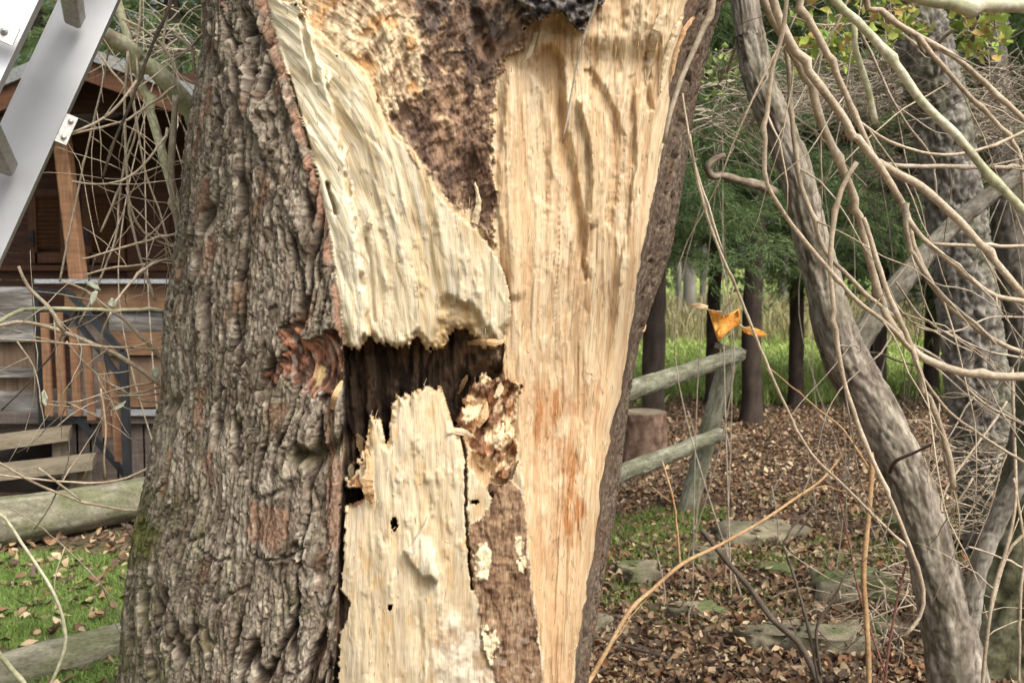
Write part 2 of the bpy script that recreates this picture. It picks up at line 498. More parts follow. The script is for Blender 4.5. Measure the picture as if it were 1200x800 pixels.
# frayed knot
kd = np.hypot((px - 362) / 40, (py - 426) / 50) + 1.3 * j3 + .5 * j1
knot = sst(1.0, .75, kd) * front * (px < wl + 4)
kcu = px - 360 + .010 * (py - 428) ** 2 + 6 * j3
kn_r = .65 * fbm(kcu / 5, py / 30, 101, 4) + .35 * fbm(px / 7, py / 9, 103, 4)
barkh = barkh * (1 - knot) + knot * (-.008 + .034 * (kn_r - .45) - .022 * sst(30, 4, np.hypot(px - 378, (py - 425) * .7)))
# the bark's rim along the wound stands proud and is thin at the top
rs_ = front & (px > 560)
edge_k = sst(0, 16, -wsd)
barkh = np.where(rs_, (np.clip(barkh, -.03, .010) * .8 - .006 + .012 * (furrow(wu, wv, 7, 36, 47, .12) - .7) + .006 * (fbm(wu / 3, wv / 6, 49, 3) - .5)) * edge_k, np.where(front & (px < 560), barkh * (.25 + .75 * sst(0, 7, -wsd)) + .001, barkh))
rim = sst(-26, -2, wsd) * front * (px < 500)
barkh = barkh + rim * (.004 * (1 - knot))

# ---- wood: fibres that follow the tear
fx_top = np.interp(px, [320, 420, 590, 640, 700, 760, 830], [1.0, .62, .06, .0, -.10, -.22, -.34])
sl = fx_top * np.interp(py, [0, 200, 450, 800], [.55, .42, .12, .05]) + np.interp(px, [580, 700, 760], [0, -.10, -.16]) * sst(150, 500, py)
uf = px - sl * (py - 400) * .8
uf = uf + 5 * (fbm(px / 60, py / 130, 111, 2) - .5) * 2
fib = fbm(uf / 3.2, py / 95, 121, 4, .6)
fib2 = fbm(uf / 9, py / 160, 131, 3)
fibl = furrow(uf, py, 16, 240, 141, .05)
lump = fbm(px / 20, py / 28, 151, 3)
sm = fbm(uf / 30, py / 70, 161, 3)
tear_a, tear_b, tear_c = worley(uf / 13, py / 62, 171)
shell = .5 + (tear_c - .5) * sst(0, .16, tear_b - tear_a)                                      # each torn sliver ends at its own depth
wu_ = (px - wl) / np.maximum(wr - wl, 1)
flat = np.clip(4 * wu_ * (1 - wu_), 0, 1)
rec = .018 + .045 * sst(.25, .8, wu_) * sst(1.0, .8, wu_)            # recess of the plain wood face

tearB = cell(uf / 24 + 3, py / 130, 177); tearC = cell(uf / 7 + .3 * j1, py / 80, 179)
d_wood = rec + .020 - .006 * (fib - .5) - .010 * (fib2 - .5) + .003 * (1 - fibl) - .0045 * shell - .009 * tearB - .0040 * tearC
def hollow(pts, w, dep):
    d = dline(pts, px + 6 * j1, py); return dep * sst(w, w * .25, d)
def pit(poly, w, jj_=5):
    return sst(-2, w, sdf(poly, px + jj_ * j1 + 3 * j2, py + 10 * j2))
p1 = pit([(616, 80), (628, 56), (648, 50), (660, 70), (664, 110), (667, 150), (676, 200), (688, 262), (690, 330), (682, 330), (668, 262), (655, 205), (648, 150), (640, 112)], 9)
p2 = pit([(622, 110), (634, 96), (640, 140), (648, 210), (640, 250), (632, 290), (626, 220)], 7)
p3 = pit([(682, 84), (694, 78), (712, 108), (724, 134), (734, 160), (730, 215), (716, 270), (708, 262), (716, 205), (716, 160), (702, 124)], 6)
p4 = pit([(736, 92), (744, 86), (746, 130), (744, 190), (732, 262), (726, 250), (734, 190), (736, 140)], 5)
p5 = pit([(756, 60), (766, 70), (762, 100), (768, 130), (758, 128), (750, 96)], 5)
flk_a, flk_b, flk_c = worley(uf / 6 + 2 * j1, py / 19 + j2, 185)
flake = sst(.80, .84, flk_c) * sst(0, .25, flk_b - flk_a) * sst(.42, .55, fbm(px / 50, py / 60, 187, 2))
clf = 1 - furrow(uf + 2 * j2, py, 19, 210, 189, .05)
fine_f = fbm(uf / 1.7, py / 20, 183, 3, .6) - .5
d_wood += -.0014 * flake - .0022 * fine_f
d_wood += .024 * p1 + .008 * p2 + .012 * p3 + .007 * p4 + .014 * p5
d_wood -= hollow([(684, 120), (696, 170), (700, 215), (694, 260)], 9, .022)
d_wood -= hollow([(748, 110), (750, 180), (742, 240), (728, 330)], 5, .010)
d_wood -= hollow([(600, 90), (596, 160), (592, 240), (604, 340)], 14, .016)
d_wood += .012 * sst(40, 90, py) * sst(120, 60, py) * sst(600, 660, px) - .022 * sst(75, 35, py) * sst(620, 640, px) * (.5 + lump)
d_wood += (.010 * sst(745, 800, px) * sst(300, 60, py)) * (furrow(uf, py, 7, 60, 181, .2) * -2 + 1)
# the bright shoulder where the slab splits away from the right-hand wood
d_wood -= .012 * sst(25, 0, np.abs(px - 608 + .04 * (py - 300))) * sst(200, 330, py) * sst(520, 420, py)

d_slab = .012 + .018 * sst(392, 560, px) * sst(400, 250, py) - .003 * (fib - .5) - .005 * (fib2 - .5) - .014 * (sm - .5) - .007 * tearB - .005 * shell * sst(.3, .6, sm) - .003 * tearC
edge_x = tab(WL_TAB, py) + 26 + 3 * j1 * 6              # the outer sapwood strip and the ledge behind it
strip = sst(3, -3, px - edge_x - .05 * (400 - py))
d_slab = d_slab - .0012 * flake - .0018 * fine_f
d_slab = d_slab + .014 * (1 - strip) - .006 * strip
d_slab += hollow([(352, 20), (362, 60), (372, 95)], 4, .020) + hollow([(430, 280), (436, 330), (440, 376)], 3, .006) + hollow([(384, 215), (389, 238), (392, 250)], 3.0, .03)
for bx, by, br in ((448, 262, 11), (470, 300, 9), (515, 262, 8), (520, 235, 6), (492, 330, 10), (455, 330, 8), (420, 245, 8), (545, 300, 9), (434, 272, 9), (560, 330, 9), (488, 285, 6), (540, 345, 7)):
    d_slab -= .0045 * sst(1.2, .2, np.hypot((px - bx) / (br * .7), (py - by) / (br * 1.9)) + j2 * 1.2 + j1)
arch = sst(-3, 9, sdf([(500, 420), (506, 385), (513, 352), (524, 342), (534, 352), (548, 352), (562, 366), (578, 392), (590, 420)], px + 8 * j1, py + 8 * j2))
d_slab += .022 * arch * (1 - .9 * (fbm(px / 13, py / 12, 155, 3) - .3))
low_e = sst(11, 0, s_slab + 9 * j1) * sst(372, 392, py)
d_slab = d_slab + .026 * low_e * (.7 + 1.2 * (fbm(px / 6, py / 5, 157, 3) - .4))

rdx = px + .45 * py; rdy = py - .45 * px
rot_n = .55 * fbm((rdx + 10 * j3) / 9, rdy / 30, 191, 5, .62) + .45 * fbm(px / 34, py / 40, 192, 3); rot_f = fbm(uf / 5, py / 30, 195, 3)
rot_w = worley(px / 15 + 2 * j3, py / 19, 197)
d_mot = .032 - .046 * (rot_n - .5) - .010 * (rot_f - .5) + .006 * rot_w[2]
brn_k = sst(-6, 6, s_brn)
d_mot = d_mot + .008 * brn_k - .012 * brn_k * (fbm(rdx / 5, rdy / 14, 199, 4, .6) - .5)
blk_n = fbm(px / 13, py / 12, 201, 4)
blk_w = worley(px / 16, py / 14, 205)
d_blk = -.030 - .05 * (blk_n - .5) + .03 * blk_w[0]
d_mot = d_mot + .03 * hollow([(558, 20), (566, 50), (572, 62)], 12, 1.0) - .014 * np.clip(1 - np.hypot((px - 520) / 18, (py - 141) / 12), 0, 1)

d_lsl = .022 + .016 * sst(520, 456, py) - .003 * (fib - .5) - .013 * (sm - .5) - .004 * (fib2 - .5) - .006 * tearB - .003 * tearC - .003 * shell * sst(.3, .6, sm)
for bx, by, br in ((506, 602, 5), (509, 582, 7), (528, 616, 5), (516, 560, 6), (490, 702, 6), (458, 690, 9), (500, 560, 6), (525, 645, 6), (470, 560, 10), (447, 640, 9), (478, 608, 7), (430, 690, 9), (517, 720, 9), (540, 640, 6), (488, 520, 8), (532, 560, 7)):
    d_lsl -= .0045 * sst(1.2, .1, np.hypot((px - bx) / (br * .8), (py - by) / (br * 1.7)) + 1.2 * j2 + j1)
d_lsl = d_lsl - .0012 * flake - .0018 * fine_f
# the folded flap
fl = sdf([(502, 604), (508, 636), (515, 670), (512, 682), (504, 674), (496, 676), (484, 662), (473, 645), (484, 636), (494, 618)], px + 2 * j1, py + 3 * j2)
fl_k = sst(-1.2, 1.2, fl)
d_lsl -= fl_k * (.016 + .026 * sst(490, 508, px) * sst(630, 672, py)) + fl_k * .003 * (fbm((px + py * .3) / 2.5, py / 50, 211, 2) - .5)
top_e = sst(8, 0, s_lsl + 8 * j1) * sst(560, 520, py)
d_lsl += .016 * top_e * (.7 + 1.2 * (fbm(px / 6, py / 5, 158, 3) - .4))
d_lsl += .008 * sst(0, 16, -sdf([(510, 540), (546, 540), (546, 700), (500, 830), (470, 830), (500, 740), (526, 660)], px, py)) * sst(545, 600, py) * sst(470, 520, px)
low_r = sst(700, 760, py + 26 * j3 * 2 + (px - 500) * .5)
d_lsl -= low_r * .010 * (fbm(px / 9, py / 12, 221, 4) - .5) * sst(480, 520, px)
ck = np.full(px.shape, 99.0); m = box_in(520, 580, 490, 720)
ck[m] = dline([(541, 505), (546, 545), (546, 600), (549, 650), (553, 690)], px[m] + 5 * j2[m], py[m])
d_crack = .05 * sst(1.9, .6, ck)
d_lbr = .020 - .012 * (fbm(uf / 5, py / 16, 231, 4) - .5) - .006 * (fbm(px / 16, py / 6, 233, 3) - .5) - .007 * (worley(px / 9, py / 16, 235)[2])
isl = np.maximum.reduce([1 - np.hypot((px - 566) / 11, (py - 660) / 24) + j2, 1 - np.hypot((px - 608) / 6, (py - 640) / 11) + j2, 1 - np.hypot((px - 570) / 13, (py - 757) / 22) + 1.6 * j2, 1 - np.hypot((px - 612) / 6, (py - 663) / 10) + 1.5 * j2])
isl_k = sst(0, .15, isl)
dbx = px + .5 * py; dby = py - .5 * px
d_deb = .064 - .085 * (fbm(dbx / 12, dby / 24, 241, 4) - .5) - .022 * (worley(dbx / 11, dby / 26, 245)[2] - .3) - .02 * sst(440, 540, py)
d_side = .016 + .02 * (lump - .5)
d_cav = .17 + .05 * (fbm(uf / 12, py / 60, 251, 3) - .5) - .10 * sst(500, 585, px) * sst(470, 420, py) - .03 * (fbm(px / 9, py / 14, 255, 3) - .5)

dd = d_wood.copy()
reg = np.full(px.shape, 2)                       # 0 bark, 1 slab, 2 heartwood, 3 rotten, 4 lower slab, 5 bark remnant, 6 debris, 7 hollow, 8 burr
sel = (s_mot > 0); dd[sel] = d_mot[sel]; reg[sel] = 3
sel = (s_slab > 0); dd[sel] = d_slab[sel]; reg[sel] = 1
sel = (s_blk > 0); dd[sel] = d_blk[sel]; reg[sel] = 8
lsl_m = (s_lsl > 0) | ((px < 548) & (py > 500))
low_mid = (px < 640 - .0 * py) & (py > 540) & (sdf([(546, 545), (560, 560), (578, 584), (586, 571), (600, 560), (609, 537), (614, 594), (622, 669), (631, 732), (642, 830), (380, 830), (400, 500), (546, 500)], px + 4 * j1, py) > 0)
sel = lsl_m | low_mid; dd[sel] = d_lsl[sel]; reg[sel] = 4
sel = (s_lbr > 0); dd[sel] = d_lbr[sel]; reg[sel] = 5
sel = (s_lbr > 0) & (isl_k > .5); dd[sel] -= .004
sel = (s_deb > 0) & (s_lsl <= 0); dd[sel] = d_deb[sel]; reg[sel] = 6
side_m = (px < 436) & (py > 505) & (py < 600) & (s_lsl < 0); dd[side_m] = d_side[side_m]; reg[side_m] = 10
dd += d_crack * (reg != 1)
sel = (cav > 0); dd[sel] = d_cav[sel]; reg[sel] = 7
dshallow = (dots > 0) & (s_cav < 0); dd[dshallow] = .09
sel = (s_gap > 0); dd[sel] = np.minimum(dd[sel], .055 + .03 * j3[sel])
# straighten steps: ease the wound's own edge so the torn rim has a face
dd = dd * sst(-1, 3, wsd) * (1 - .85 * sst(26, 4, wr - px))
reg[~inW] = 0
reg[(reg == 0) & (knot > .3)] = 9

# ---- place the vertices
hb = np.where(reg == 0, barkh, 0.0); hb = np.where(reg == 9, barkh, hb)
flare = .16 * sst(860, 1170, RW)
hb = hb + np.where(front, 0, 0) + flare * (.6 + .5 * np.sin(TT * 5 + 1))
Vn = V0.copy()
Vn[:, 0] += nx * hb; Vn[:, 1] += ny * hb
ray = V0 - np.array([0, 0, CAMZ]); ray /= np.linalg.norm(ray, axis=1)[:, None]
# the wound is carved level into the trunk, away from its front
ray[:, 2] *= 1.0
Vn += ray * (np.where(inW, dd, 0.0))[:, None]
# ragged in-plane wobble of torn ends
# ---- colours (what each part is made of)
n1 = fbm(wu / 12, wv / 30, 301, 4); n2 = fbm(ub / 45, vb / 60, 311, 3); n3 = vn(wu / 3, wv / 5, 321)
bark_c = lerp3((.120, .094, .070), (.285, .245, .195), np.clip((n1 - .25) * 1.9, 0, 1))
bark_c = lerp3(bark_c, (.38, .34, .28), sst(.50, .80, plate * .45 + n3 * .55) * f1 * .8)
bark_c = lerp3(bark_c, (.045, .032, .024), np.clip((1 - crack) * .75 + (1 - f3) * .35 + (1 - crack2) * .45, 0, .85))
bark_c = lerp3(bark_c, (.045, .030, .022), (1 - f1) * .95)                    # the furrows are coloured a much darker brown than the ridges
bark_c = lerp3(bark_c, (.20, .105, .065), sst(.60, .74, fbm(wu / 20, wv / 50, 331, 3)) * .55)
moss = sst(.52, .68, fbm(ub / 26, vb / 34, 341, 4)) * sst(400, 700, py) * sst(330, 160, px + .1 * (py - 500))
moss2 = sst(.60, .75, fbm(ub / 16, vb / 20, 345, 4)) * sst(250, 500, py)
moss3 = np.clip(1.2 - np.hypot((px - 168) / 26, (py - 622) / 48) + 1.4 * j3, 0, 1) * front
bark_c = lerp3(bark_c, (.085, .095, .022), np.clip(moss * .42 + moss2 * .22 + moss3 * .75, 0, .85))
rimc = sst(-9, -3, wsd + 5 * j1) * (px < 480) * front
bark_c = lerp3(bark_c, (.25, .145, .10), rimc * sst(.3, .6, fbm(px / 8, py / 20, 351, 3)) * (py < 430) * .9)
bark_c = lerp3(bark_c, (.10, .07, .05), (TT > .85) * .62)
knot_c = lerp3((.075, .038, .026), (.33, .155, .09), sst(.40, .6, kn_r))
knot_c = lerp3(knot_c, (.55, .40, .20), sst(.9, .3, np.hypot((px - 369) / 9, (py - 441) / 20) + j2))
knot_c = lerp3(knot_c, (.30, .25, .20), sst(.55, .7, fbm(px / 7, py / 12, 361, 3)) * .6)
wood_c = lerp3((.71, .485, .27), (.85, .665, .415), sst(.34, .62, fib * .6 + fib2 * .4))
wood_c = lerp3(wood_c, (.58, .34, .16), sst(.55, .75, fbm(uf / 4, py / 70, 371, 4)) * .45)
wood_c = lerp3(wood_c, (.90, .74, .50), sst(.58, .74, fbm(uf / 5 + 9, py / 120, 375, 3)) * .6)
wood_c = lerp3(wood_c, (.60, .35, .14), np.clip(p1 * .42 + p3 * .3 + p4 * .2 + p2 * .1, 0, 1))
wood_c = lerp3(wood_c, (.52, .32, .16), clf * .45)
wood_c = lerp3(wood_c, (.92, .79, .57), flake * .35)
wood_c = lerp3(wood_c, (.50, .33, .18), sst(.60, .72, fbm(px / 5, py / 9, 377, 4)) * sst(.45, .6, fbm(px / 60, py / 80, 379, 2)) * .5)
wood_c = lerp3(wood_c, (.80, .48, .24), .40 * sst(380, 470, py) * sst(.35, .6, fbm(uf / 14, py / 60, 380, 3)))
stain = np.zeros(px.shape)
for ax, ay, rx, ry, k in ((640, 480, 30, 36, .8), (668, 590, 22, 60, .9), (655, 540, 16, 40, .6), (700, 470, 16, 60, .35), (602, 452, 18, 12, .8), (690, 360, 12, 30, .3), (660, 320, 14, 30, .3), (652, 380, 20, 30, .25), (712, 520, 8, 50, .3), (640, 640, 16, 60, .3)):
    stain = np.maximum(stain, k * sst(1.15, .2, np.hypot((px - ax) / rx, (py - ay) / ry) + 1.2 * j3 + .8 * (fib - .5)))
stain *= .35 + .9 * sst(.38, .62, fbm(uf / 4, py / 26, 381, 4))
wood_c = lerp3(wood_c, (.47, .19, .055), np.clip(stain, 0, .9))
slab_c = lerp3((.69, .55, .34), (.78, .665, .455), sst(.35, .62, fib * .5 + sm * .5))
slab_c = lerp3(slab_c, (.54, .50, .42), sst(.55, .72, fbm(uf / 10, py / 120, 391, 3)) * .45)
slab_c = lerp3(slab_c, (.56, .43, .26), clf * .3 * sst(.5, .7, sm))
slab_c = lerp3(slab_c, (.90, .81, .62), flake * .3)
slab_c = lerp3(slab_c, (.88, .78, .56), strip * .75)
slab_c = lerp3(slab_c, (.70, .49, .27), low_e * .6)
slab_c = lerp3(slab_c, (.60, .40, .17), np.clip(sst(.56, .70, fbm(uf / 7, py / 45, 395, 4)) * .4 + arch * .6, 0, .9))
rot_c = lerp3((.34, .22, .13), (.70, .54, .345), sst(.38, .56, rot_n * .75 + rot_f * .25))
rot_c = lerp3(rot_c, (.55, .27, .08), sst(.58, .7, fbm(px / 22, py / 26, 401, 4)) * .6)
brn_c = lerp3((.125, .078, .055), (.30, .19, .12), sst(.36, .64, .5 * fbm(rdx / 7, rdy / 18, 411, 4) + .5 * fbm(px / 26, py / 30, 412, 3)))
brn_c = lerp3(brn_c, (.115, .092, .078), sst(120, 20, py) * sst(.42, .6, fbm(px / 15, py / 30, 415, 3)) * .8)
brn_c = lerp3(brn_c, (.60, .42, .25), np.clip(sst(.9, .3, np.hypot((px - 520) / 15, (py - 141) / 11) + j2) + sst(.66, .74, fbm(px / 10, py / 12, 417, 4)) * .6, 0, 1))
brn_c = lerp3(brn_c, (.07, .035, .02), sst(40, 10, np.hypot(px - 566, (py - 210) * .5)) * .7)
rot_c = lerp3(rot_c, brn_c, brn_k)
blk_c = lerp3((.030, .026, .024), (.15, .13, .115), sst(.4, .65, fbm(px / 6, py / 6, 421, 4)))
low_c = lerp3((.67, .52, .32), (.77, .64, .425), sst(.35, .62, fib * .4 + sm * .6))
low_c = lerp3(low_c, (.57, .49, .37), sst(.55, .72, fbm(uf / 9, py / 100, 431, 3)) * .4)
low_c = lerp3(low_c, (.56, .43, .26), clf * .3 * sst(.5, .7, sm))
low_c = lerp3(low_c, (.90, .81, .62), np.clip(flake * .3 + fl_k * .5, 0, 1))
low_c = lerp3(low_c, (.72, .50, .27), top_e * .7)
low_c = lerp3(low_c, (.60, .36, .13), sst(.62, .74, fbm(px / 8, py / 22, 433, 4)) * .45)
low_c = lerp3(low_c, lerp3((.42, .28, .17), (.80, .72, .56), sst(.38, .60, fbm(px / 13, py / 22, 435, 5))), low_r * sst(485, 530, px) * .6)
lbr_c = lerp3((.13, .072, .042), (.29, .185, .11), sst(.35, .62, .5 * fbm(uf / 4, py / 20, 441, 4) + .5 * fbm(px / 14, py / 9, 443, 4)))
lbr_c = lerp3(lbr_c, (.42, .30, .18), sst(.58, .68, fbm(uf / 5, py / 34, 447, 3)) * .5)
lbr_c = lerp3(lbr_c, (.40, .31, .23), sst(.58, .70, fbm(px / 8, py / 8, 445, 4)) * sst(700, 760, py) * .7)
lbr_c = lerp3(lbr_c, (.78, .64, .42), isl_k)
deb_n = fbm(dbx / 12, dby / 22, 241, 4)
deb_c = lerp3((.22, .11, .06), (.76, .56, .34), sst(.38, .52, deb_n))
deb_c = lerp3(deb_c, (.50, .22, .08), sst(.52, .62, fbm(dbx / 9, dby / 20, 453, 3)) * .45)
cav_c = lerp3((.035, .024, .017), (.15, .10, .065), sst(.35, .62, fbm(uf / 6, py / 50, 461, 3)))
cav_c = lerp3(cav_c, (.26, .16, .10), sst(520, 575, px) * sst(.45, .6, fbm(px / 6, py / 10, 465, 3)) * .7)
ALLC = np.zeros((len(px), 3))
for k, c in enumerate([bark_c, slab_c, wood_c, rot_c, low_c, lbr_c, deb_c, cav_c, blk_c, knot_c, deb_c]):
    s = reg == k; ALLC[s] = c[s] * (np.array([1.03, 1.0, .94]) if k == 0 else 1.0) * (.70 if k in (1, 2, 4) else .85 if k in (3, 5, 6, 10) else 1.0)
flow = np.stack([np.where(reg == 0, wu, uf), np.where(reg == 0, wv, py)], 1)

# ---- faces, sorted into the willow's parts
ii = np.arange(nr - 1)[:, None] * nc; jj = np.arange(nc)[None, :]; j2_ = (jj + 1) % nc
quads = np.stack([(ii + jj), (ii + nc + jj), (ii + nc + j2_), (ii + j2_)], -1).reshape(-1, 4)
freg = reg[quads[:, 0]]
willow = empty('willow_tree', (float(cxr[-1]), float(cyr[-1]), 0.0))
tag(willow, 'old split willow with deeply furrowed bark and a huge pale torn wound down its front', 'tree')
PARTS = [(0, 'bark', M_BARK, None), (1, 'upper_sapwood_slab', M_WOOD, 'pale torn slab with a ragged lower edge above the dark hole'), (2, 'torn_heartwood', M_WOOD, 'long peach coloured torn wood on the right of the wound'),
         (3, 'rotten_wood', M_ROT, 'brown and tan rotten wedge at the top of the wound'), (4, 'lower_sapwood_slab', M_WOOD, 'pale slab with a jagged top below the dark hole'),
         (5, 'bark_remnant', M_ROT, 'brown patch of rotten bark low in the wound'), (6, 'crumbled_wood', M_ROT, 'orange brown crumbled wood beside the dark hole'), (7, 'hollow', M_ROT, 'dark hollow across the wound'),
         (10, 'crumbled_wood', M_ROT, 'small orange crumbled wood at the left edge of the lower slab'),
         (8, 'burr', M_ROT, 'black burr at the top of the wound'), (9, 'knot', M_ROT, 'frayed red brown knot in the bark')]
for k, nm, mt, lb in PARTS:
    fq = quads[freg == k]
    if not len(fq): continue
    used, inv = np.unique(fq, return_inverse=True)
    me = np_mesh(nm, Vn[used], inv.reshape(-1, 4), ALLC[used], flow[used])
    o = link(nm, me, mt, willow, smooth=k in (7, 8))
    if lb: o['label'] = lb
# closed top

# ------------------------------------------------------------------ the ground
def H(x, y):
    """ground height (0 under the camera)"""
    x = np.asarray(x, float); y = np.asarray(y, float)
    h = .10 * (fbm(x / 1.3 + 3, y / 1.3, 501, 3) - .5) * sst(2.2, 3.5, y)
    h = h + .06 * sst(.2, 2.5, x) * sst(10, 4, y) * sst(2.5, 3.5, y)
    h = h + .020 * np.maximum(y - 13, 0) - .0 * x
    return h

def Hs(x, y): return float(H(np.array([x]), np.array([y]))[0])

gx = np.concatenate([np.linspace(-220, -14, 30), np.arange(-13, 15, .16), np.linspace(16, 220, 30)])
gy = np.concatenate([np.linspace(-200, -2, 20), np.arange(-1, 16, .16), np.linspace(16.5, 60, 60), np.linspace(64, 320, 20)])
GX, GY = np.meshgrid(gx, gy); gxf, gyf = GX.ravel(), GY.ravel()
gz = H(gxf, gyf)
nn = fbm(gxf * 1.7, gyf * 1.7, 511, 4)
soil = lerp3((.07, .048, .034), (.16, .108, .074), sst(.3, .7, nn))
gcol = lerp3(soil, lerp3((.13, .17, .045), (.24, .29, .08), sst(.3, .7, fbm(gxf * .9, gyf * .9, 515, 3))), sst(-.6, .6, gyf - 12.6 + 2.0 * (nn - .5)))
gcol = lerp3(gcol, (.10, .12, .035), sst(-.7, -1.3, gxf) * sst(5.9, 5.2, gyf) * .8)
kx = np.arange(len(gx) - 1); ky = np.arange(len(gy) - 1)
A_ = (ky[:, None] * len(gx) + kx[None, :])
gq = np.stack([A_, A_ + 1, A_ + len(gx) + 1, A_ + len(gx)], -1).reshape(-1, 4)
M_GROUND, nt, b_ = node_mat('ground', .95, .1)
at = N(nt, 'ShaderNodeAttribute', attribute_name='Col').outputs['Color']
tc = N(nt, 'ShaderNodeTexCoord').outputs['Object']
g_ = noise_node(nt, tc, 26, 6)
nt.links.new(mix(nt, at, ramp(nt, g_, [(.3, (.5, .5, .5)), (.7, (1.5, 1.5, 1.5))]), 1.0, 'MULTIPLY'), b_.inputs['Base Color'])
bump(nt, b_, g_, .9, .03)
ground = link('ground', np_mesh('ground', np.stack([gxf, gyf, gz], 1), gq, gcol), M_GROUND)
tag(ground, kind='structure')

# ------------------------------------------------------------------ scattering of leaves and blades into one mesh
def rotmats(n, tilt, r=rng):
    """random turns about z, tilted by up to tilt radians"""
    a = r.uniform(0, 2 * pi, n); b = r.normal(0, 1, n) * tilt; c = r.normal(0, 1, n) * tilt
    ca, sa, cb, sb, cc, sc = np.cos(a), np.sin(a), np.cos(b), np.sin(b), np.cos(c), np.sin(c)
    Rz = np.zeros((n, 3, 3)); Rz[:, 0, 0] = ca; Rz[:, 0, 1] = -sa; Rz[:, 1, 0] = sa; Rz[:, 1, 1] = ca; Rz[:, 2, 2] = 1
    Rx = np.zeros((n, 3, 3)); Rx[:, 0, 0] = 1; Rx[:, 1, 1] = cb; Rx[:, 1, 2] = -sb; Rx[:, 2, 1] = sb; Rx[:, 2, 2] = cb
    Ry = np.zeros((n, 3, 3)); Ry[:, 1, 1] = 1; Ry[:, 0, 0] = cc; Ry[:, 0, 2] = sc; Ry[:, 2, 0] = -sc; Ry[:, 2, 2] = cc
    return Rz @ Rx @ Ry

def instances(tmpls, faces, pos, R, sc):
    """copies of template shapes (same topology) joined to one vertex/face array"""
    n = len(pos); T = np.array(tmpls); k = T.shape[1]
    v = T[np.arange(n) % len(T)] * (sc[:, None, None] if sc.ndim == 1 else sc[:, None, :])
    v = np.einsum('nij,nkj->nki', R, v) + pos[:, None, :]
    f = (np.array(faces)[None] + (np.arange(n) * k)[:, None, None]).reshape(-1, len(faces[0]))
    return v.reshape(-1, 3), f, k

LEAF_F = [(0, 1, 2, 7), (7, 2, 3, 8), (0, 7, 6, 5), (7, 8, 4, 6), (8, 3, 9, 4)]
def leaf_template(r):
    """an oval leaf, folded along its rib and curled"""
    w = r.uniform(.17, .40); curl = r.uniform(-.9, 1.6); fold = r.uniform(-.3, .7)
    P_ = [(0, 0), (-w * .8, .28), (-w, .5), (-w * .6, .78), (w * .6, .78), (w * .8, .28), (w, .5), (0, .42), (0, .8), (0, 1.0)]
    out = []
    for i, (x, y) in enumerate(P_):
        z = abs(x) * fold * 1.6 + curl * (y - .4) ** 2 * .9 + r.uniform(-.05, .05)
        out.append((x, y - .5, z))
    return out
LEAVES = [leaf_template(random.Random(i)) for i in range(14)]
LEAF_FACES = [(0, 1, 2, 7), (7, 2, 3, 8), (0, 7, 6, 5), (7, 8, 4, 6), (8, 3, 9, 9), (8, 9, 4, 4)]
LEAF_Q = [(0, 7, 2, 1), (7, 8, 3, 2), (0, 5, 6, 7), (7, 6, 4, 8)]
LEAF_T = [(8, 9, 3), (8, 4, 9)]

def leaves_obj(name, pos, tilt, sc, palette, m, lift=0.0):
    n = len(pos); R = rotmats(n, tilt)
    v, fq, k = instances(LEAVES, LEAF_Q, pos, R, sc)
    _, ft, _ = instances(LEAVES, LEAF_T, pos, R, sc)
    pal = np.array(palette)[rng.integers(0, len(palette), n)] * rng.uniform(.6, 1.3, (n, 1)) * np.array([[1.02, 1.03, .88]])
    return v, [fq, ft], np.repeat(pal, k, 0)

BROWN = [(.22, .13, .080), (.29, .185, .118), (.15, .09, .055), (.38, .275, .185), (.10, .060, .042), (.21, .10, .055), (.42, .32, .23), (.28, .20, .14), (.085, .058, .045), (.16, .085, .05), (.12, .075, .045)]

def in_ground(px0, px1, d0, d1, n, power=1.0):
    """random ground places that the strip px0..px1 of the picture looks over between distances d0 and d1"""
    d = d0 + (d1 - d0) * rng.uniform(0, 1, n) ** power
    x = (rng.uniform(px0, px1, n) - 600) / F * d
    return x, d

# leaf litter under the trees on the right
x1, y1 = in_ground(560, 1330, 2.9, 7.0, 21000, .9)
x2, y2 = in_ground(640, 1300, 6.2, 13.2, 42000, .8)
x3, y3 = in_ground(600, 1300, 3.0, 5.0, 12000)
x = np.concatenate([x1, x2, x3]); y = np.concatenate([y1, y2, y3])
keep = (fbm(x * 1.5, y * 1.5, 521, 3) > .34)
keep |= rng.uniform(0, 1, len(x)) < .5
x, y = x[keep], y[keep]
pos = np.stack([x, y, H(x, y) + rng.uniform(0, .028, len(x))], 1)
v, f, c = leaves_obj('leaf_litter', pos, .6, .019 + .046 * rng.uniform(0, 1, len(x)) ** 2.0, BROWN, M_LITTER)
tag(link('leaf_litter', np_mesh('leaf_litter', v, f, c), M_LITTER, smooth=False), 'brown fallen leaves covering the ground under the trees', 'leaf litter', kind='stuff')

